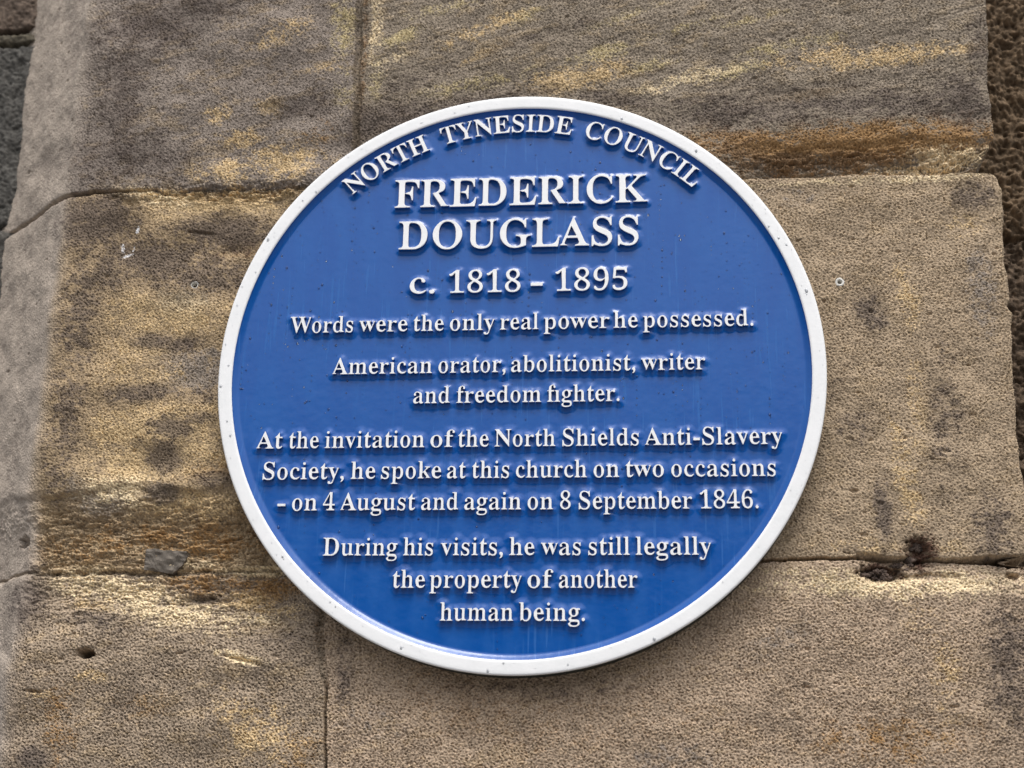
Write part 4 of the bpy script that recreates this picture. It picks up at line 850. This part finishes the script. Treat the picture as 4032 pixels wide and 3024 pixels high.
def word_glyphs(w):
    """Glyph contours of a word laid out in 1/1000 em, with its extents."""
    out, x = [], 0.0
    for i, ch in enumerate(w):
        cs = contours(ch)
        if ch == 'i' and i > 0 and w[i - 1] == 'f':          # fi ligature: the f's hook takes the dot's place
            cs = [c for c in cs if c[:, 1].min() < 300]
            x -= 18
        out.append([c + np.array([x, 0.0]) for c in cs])
        x += GLYPHS[ch][0]
    lo = min(c[:, 0].min() for g in out for c in g)
    hi = max(c[:, 0].max() for g in out for c in g)
    return out, lo, hi


def fit_word(w, x0, x1, em):
    g, lo, hi = word_glyphs(w)
    k = (x1 - x0) / (hi - lo)
    return [[np.stack([x0 + (c[:, 0] - lo) * k, c[:, 1] * em / 1000.0], axis=1) for c in q] for q in g]


OUTLINE = []


def ring_inset(p, d):
    """Move a closed outline (solid on its left) inwards by d."""
    e = np.roll(p, -1, 0) - p
    e /= np.hypot(*e.T)[:, None] + 1e-9
    n = np.stack([-e[:, 1], e[:, 0]], axis=1)
    m = n + np.roll(n, 1, 0)
    l2 = np.maximum((m * m).sum(1), 1.2)
    return p + m * (2.0 * d / l2)[:, None]


BEV = ((-6.0, 0.0), (-0.80, 0.0), (-0.58, 0.05), (-0.42, 0.14), (-0.35, 0.28))   # z, inset: straight flank, rounded shoulder


def raised(name, letters, label, sh=1.0):
    """One line of raised lettering: blue flanks, white rounded faces. letters = list of contour groups."""
    vs_, fs_, mi = [], [], []
    for group in letters:
        tops = []
        for p in group:
            q = np.roll(p, -1, 0)
            for a, b in zip(p, q):                       # points along the outline, for the paint fillet of the panel
                m_ = max(1, int(np.hypot(*(b - a)) / 0.7))
                for t in range(m_):
                    OUTLINE.append(a + (b - a) * t / m_)
            n_ = len(p)
            base = len(vs_)
            for z, ins in BEV:
                r = ring_inset(p, ins * sh) if ins else p
                vs_ += [(x * MM, y_ * MM, z * MM) for x, y_ in r]
            for k in range(len(BEV) - 1):
                for i in range(n_):
                    j = (i + 1) % n_
                    fs_.append((base + k * n_ + i, base + k * n_ + j, base + (k + 1) * n_ + j, base + (k + 1) * n_ + i))
                    mi.append(1 if k == 0 else 0)
            o_ = base + (len(BEV) - 1) * n_
            tops.append([Vector((vs_[o_ + i][0], vs_[o_ + i][1], 0)) for i in range(n_)])
        base = len(vs_)
        pts, edges = [], []
        for tp in tops:
            k0 = len(pts)
            pts += [Vector((v.x * 1000, v.y * 1000)) for v in tp]
            edges += [(k0 + i, k0 + (i + 1) % len(tp)) for i in range(len(tp))]
        vo, _, fo, _, _, _ = delaunay_2d_cdt(pts, edges, [], 0, 1e-5)
        vs_ += [(v.x * MM, v.y * MM, BEV[-1][0] * MM) for v in vo]
        poly = [np.array([(v.x * 1000, v.y * 1000) for v in tp]) for tp in tops]
        for tri in fo:
            cx = sum(vo[k].x for k in tri) / len(tri)
            cy = sum(vo[k].y for k in tri) / len(tri)
            odd = 0
            for p in poly:                               # even-odd test of the triangle's centre
                q = np.roll(p, -1, 0)
                hit = (p[:, 1] > cy) != (q[:, 1] > cy)
                with np.errstate(divide='ignore', invalid='ignore'):
                    xi = p[:, 0] + (cy - p[:, 1]) * (q[:, 0] - p[:, 0]) / (q[:, 1] - p[:, 1])
                odd += int((hit & (xi > cx)).sum())
            if odd % 2:
                fs_.append(tuple(base + k for k in tri))
                mi.append(0)
    o = mesh_obj(name, vs_, fs_, [M_WHITE, M_BLUE], plaque, midx=mi, smooth=False)
    o['label'] = label
    return o


# curved line along the rim
polys = []
RB, RTOP = 215.6, 232.1
em_a = (RTOP - RB) / 0.682
for w, a0, a1 in ARC:
    g, lo, hi = word_glyphs(w)
    # letters set one by one, each upright to its own radius
    x = 0.0
    total = math.radians(a1 - a0)
    k = total / (hi - lo)
    for ch in w:
        cs = contours(ch)
        wd = GLYPHS[ch][0]
        ac = math.radians(a0) + (x + wd / 2 - lo) * k
        kx = k * (RB + 7.0)
        polys.append([])
        for c in cs:
            lx = (c[:, 0] - wd / 2) * min(kx, em_a / 1000 * 1.12)
            ly = RB + c[:, 1] * em_a / 1000.0
            polys[-1].append(np.stack([lx * math.cos(ac) + ly * math.sin(ac), -lx * math.sin(ac) + ly * math.cos(ac)], axis=1))
        x += wd
raised('raised_lettering', polys, 'curved line of capitals reading NORTH TYNESIDE COUNCIL', 0.6)

EMS = [38.2, 38.2, 29.0] + [21.4] * 9
for (yb, words), em in zip(LINES, EMS):
    polys = []
    for w, x0, x1 in words:
        e = em
        if w == 'c.':
            e = 30.5
        polys += [[p + np.array([0.0, yb]) for p in q] for q in fit_word(w, x0, x1, e)]
    raised('raised_lettering', polys, 'line of white letters reading ' + ' '.join(w for w, _, _ in words), 1.0 if em > 25 else 0.55)

# ------------------------------------------------------------------ blue panel: flat field with a paint fillet climbing to letters and rim
kd = KDTree(len(OUTLINE))
for i, p in enumerate(OUTLINE):
    kd.insert((p[0], p[1], 0.0), i)
kd.balance()
GS = 0.8
gx = np.arange(-239.2, 239.21, GS)
GX, GY = np.meshgrid(gx, gx)
rr_ = np.hypot(GX, GY)
inside = rr_ < 239.0
FW, FH = 4.6, 1.25
dist = np.full(GX.shape, 99.0)
it = np.argwhere(inside)
for i, j in it:
    co, ix, dd = kd.find((GX[i, j], GY[i, j], 0.0))
    dist[i, j] = dd
lown = lownoise(GX.shape, GS, 30, 1.8)
fw = FW * (1 + 0.10 * lown)
hz = FH * np.clip(1 - dist / fw, 0, 1) ** 1.35
fr = np.clip((rr_ - (RI - 4.8)) / 4.8, 0, 1)
hz = np.maximum(hz, 2.9 * fr ** 1.25)
hz += 0.02 * lown
PZP = PANEL_Z + hz
ix = np.arange(GX.size).reshape(GX.shape)
qd = np.stack([ix[:-1, :-1], ix[:-1, 1:], ix[1:, 1:], ix[1:, :-1]], axis=2)
ok = inside[:-1, :-1] & inside[1:, :-1] & inside[:-1, 1:] & inside[1:, 1:]
q = qd[ok]
u, inv = np.unique(q, return_inverse=True)
mesh_obj('panel', np.stack([GX.ravel(), GY.ravel(), PZP.ravel()], axis=1)[u] * MM, inv.reshape(q.shape), [M_BLUE], plaque)
# blue inner flank of the rim
lathe('rim_flank', [(237.2, -5.2), (237.6, -2.9), (238.0, -1.6), (238.15, -0.95), (238.6, -0.9)], [M_BLUE], plaque)

# ------------------------------------------------------------------ rain drops on the plaque
letter_pts = [(p[0], p[1]) for p in OUTLINE]


def drop(cx, cy, z, r, hgt, asp, vs, fs, n=10, rings=4):
    b = len(vs)
    vs.append((cx, cy, z + hgt))
    for i in range(1, rings + 1):
        t = i / rings * math.pi / 2
        for j in range(n):
            a = 2 * math.pi * j / n
            yy = math.sin(a) * asp
            wx = 1.0 - 0.18 * math.sin(a)
            vs.append((cx + r * math.sin(t) * math.cos(a) * wx, cy + r * math.sin(t) * yy, z + hgt * math.cos(t) - 0.02))
    for j in range(n):
        fs.append((b, b + 1 + j, b + 1 + (j + 1) % n))
    for i in range(rings - 1):
        o1, o2 = b + 1 + i * n, b + 1 + (i + 1) * n
        for j in range(n):
            fs.append((o1 + j, o2 + j, o2 + (j + 1) % n, o1 + (j + 1) % n))
    o2 = b + 1 + (rings - 1) * n
    fs.append(tuple(o2 + j for j in reversed(range(n))))


vs, fs = [], []
placed = 0
while placed < 760:
    a, rad = RNG.uniform(0, 2 * math.pi), 236 * math.sqrt(RNG.random())
    cx, cy = rad * math.cos(a), rad * math.sin(a)
    keep = 0.25 + 0.75 * sstep(-120, 60, cy)
    if RNG.random() > keep or kd.find((cx, cy, 0))[2] < 3.0 or rad > 233:
        continue
    r = 0.38 + 0.60 * RNG.random() ** 3
    drop(cx, cy, PANEL_Z, r, r * 0.62, RNG.uniform(1.0, 1.35), vs, fs)
    placed += 1
    if RNG.random() < 0.16:           # a run of beads left by a trickle
        yy = cy
        for k in range(RNG.integers(2, 8)):
            yy -= RNG.uniform(3, 9)
            xx = cx + 0.02 * (yy - cy) + RNG.uniform(-.2, .2)
            if math.hypot(xx, yy) < 233 and kd.find((xx, yy, 0))[2] > 3.0:
                rr2 = r * RNG.uniform(.6, 1.0)
                drop(xx, yy, PANEL_Z, rr2, rr2 * 0.6, 1.15, vs, fs)
                placed += 1
n_blue = len(fs)
for k in range(110):
    a, rad = RNG.uniform(0, 2 * math.pi), RNG.uniform(240.2, 247.4)
    r = 0.35 + 0.9 * RNG.random() ** 4
    drop(rad * math.cos(a), rad * math.sin(a), 0.0, r, r * 0.34, RNG.uniform(1.0, 1.9), vs, fs, 12, 4)
me = bpy.data.meshes.new('rain_drops')
me.from_pydata([tuple(c * MM for c in v) for v in vs], [], fs)
me.polygons.foreach_set('use_smooth', np.ones(len(me.polygons), dtype=bool))
me.materials.append(M_WATER)
me.materials.append(M_WATER_PALE)
me.polygons.foreach_set('material_index', (np.arange(len(fs)) >= n_blue).astype(np.int32))
drops = bpy.data.objects.new('rain_drops', me)
COL.objects.link(drops)
drops.location = (0, 0, Z0)
drops.rotation_euler = (math.radians(90), 0, 0)
tag(drops, 'small clear rain drops scattered over the face of the blue plaque', 'water drops', kind='stuff')

# ------------------------------------------------------------------ small things in the wall
def wall_plug(x, yy, ro, ri, out, label):
    prof = [(ri, -8.0), (ri, out - 0.3), (ri + 0.3, out), (ro - 0.35, out), (ro, out - 0.4), (ro, -8.0)]
    z = height_at(x + 5, yy)
    n = 28
    a = np.linspace(0, 2 * np.pi, n, endpoint=False)
    jit = 1 + 0.05 * np.sin(3 * a + x) + 0.03 * np.sin(5 * a)
    v = np.array([[r * math.cos(t) * jit[i], r * math.sin(t) * jit[i], zz] for (r, zz) in prof for i, t in enumerate(a)]) * MM
    f = np.array([[i * n + j, i * n + (j + 1) % n, (i + 1) * n + (j + 1) % n, (i + 1) * n + j] for i in range(len(prof) - 1) for j in range(n)])
    o = mesh_obj('wall_plug', v, f, [M_PLUG])
    o.location = (x * MM, -z * MM, yy * MM + Z0)
    o.rotation_euler = (math.radians(90), 0, 0)
    tag(o, label, 'wall plug', 'wall plugs beside the plaque')


wall_plug(-283.7, 86.6, 3.5, 2.7, -0.2, 'thin-walled wall plug around an empty hole in the mottled yellow stone left of the plaque')
wall_plug(266.6, 78.8, 3.9, 1.9, 0.5, 'thick pale ring of a wall plug in the plain stone right of the plaque')


def slab(name, pts, z, thick, mat, tilt, label, cat):
    """Flat splinter of stone with a split, uneven face."""
    import bmesh
    c = np.mean(pts, axis=0)
    bm = bmesh.new()
    vs_ = [bm.verts.new(((p[0] - c[0]) * MM, (p[1] - c[1]) * MM, 0)) for p in pts]
    f = bm.faces.new(vs_)
    bmesh.ops.triangulate(bm, faces=[f])
    bmesh.ops.subdivide_edges(bm, edges=bm.edges[:], cuts=7, use_grid_fill=True)
    top_f = bm.faces[:]
    r = bmesh.ops.extrude_face_region(bm, geom=top_f)
    new = [e for e in r['geom'] if isinstance(e, bmesh.types.BMVert)]
    for v in new:
        v.co.z += thick * MM
        x_, y_ = v.co.x / MM, v.co.y / MM
        v.co.z += (0.35 * math.sin(x_ * 0.55 + 0.8 * y_) + 0.5 * math.sin(0.21 * x_ - 0.5 * y_ + 1) + 0.25 * math.sin(1.9 * y_ + .3 * x_)) * MM
        v.co.z += tilt * y_ * MM
        if any(len(e.link_faces) == 2 and abs(e.calc_face_angle(0)) > 0.9 for e in v.link_edges):
            v.co.z -= 0.5 * MM
    for v in bm.verts:
        v.co.x += random.uniform(-.25, .25) * MM
        v.co.y += random.uniform(-.25, .25) * MM
    bmesh.ops.recalc_face_normals(bm, faces=bm.faces[:])
    me_ = bpy.data.meshes.new(name)
    bm.to_mesh(me_)
    bm.free()
    me_.materials.append(mat)
    o = bpy.data.objects.new(name, me_)
    COL.objects.link(o)
    o.location = (c[0] * MM, -z * MM, c[1] * MM + Z0)
    o.rotation_euler = (math.radians(90), 0, 0)
    tag(o, label, cat)
    return o


slab('slate_chip', CHIP, -42.0, 9.5, M_SLATE, 0.12, 'dark slate splinter wedged in the worn joint left below the plaque', 'slate chip')


def lump(name, spots, mat, label, cat):
    import bmesh
    bm = bmesh.new()
    for x, yy, z, r in spots:
        b = bmesh.ops.create_icosphere(bm, subdivisions=3, radius=r * MM)
        ph = random.uniform(0, 6)
        for v in b['verts']:
            d = v.co.normalized()
            k = 1 + 0.22 * math.sin(5 * d.x + ph) * math.sin(4 * d.y + ph * 2) + 0.16 * math.sin(9 * d.z + 7 * d.x + ph) + random.uniform(-.07, .07)
            v.co = Vector((v.co.x * k * 1.25, v.co.y * k * 0.85, v.co.z * k * 0.8)) + Vector((x * MM, yy * MM, z * MM))
    me_ = bpy.data.meshes.new(name)
    bm.to_mesh(me_)
    bm.free()
    me_.materials.append(mat)
    o = bpy.data.objects.new(name, me_)
    COL.objects.link(o)
    o.location = (0.301, 0.032, Z0 - 0.158)
    o.rotation_euler = (math.radians(90), 0, 0)
    tag(o, label, cat)


spots = []
for k in range(17):
    a_ = RNG.uniform(0, 2 * math.pi)
    spots.append((-16 + 12.5 * math.cos(a_) * RNG.random() ** .5, -9.5 + 4.2 * math.sin(a_) * RNG.random() ** .5, RNG.uniform(2, 5), RNG.uniform(1.5, 3.0)))
for k in range(13):
    a_ = RNG.uniform(0, 2 * math.pi)
    q_ = 9.0 * math.sin(a_) * RNG.random() ** .5
    spots.append((12.5 + 5.5 * math.cos(a_) * RNG.random() ** .5 + 0.4 * q_, 7 + q_, RNG.uniform(0, 3), RNG.uniform(1.4, 3.0)))
for k in range(6):
    spots.append((RNG.uniform(-4, 9), RNG.uniform(-5, 0), RNG.uniform(2, 4), RNG.uniform(1.2, 2.4)))
lump('rusty_lump', spots,
     M_RUST, 'crumbling rust-brown lump lodged in the joint right below the plaque', 'rust lump')

# ------------------------------------------------------------------ pavement, far below the frame
pv = mesh_obj('pavement', [(-25, -40, 0), (25, -40, 0), (25, 0.3, 0), (-25, 0.3, 0)], [(0, 1, 2, 3)], [M_PAVE], smooth=False)
tag(pv, 'grey paved ground in front of the pier', 'pavement', kind='structure')
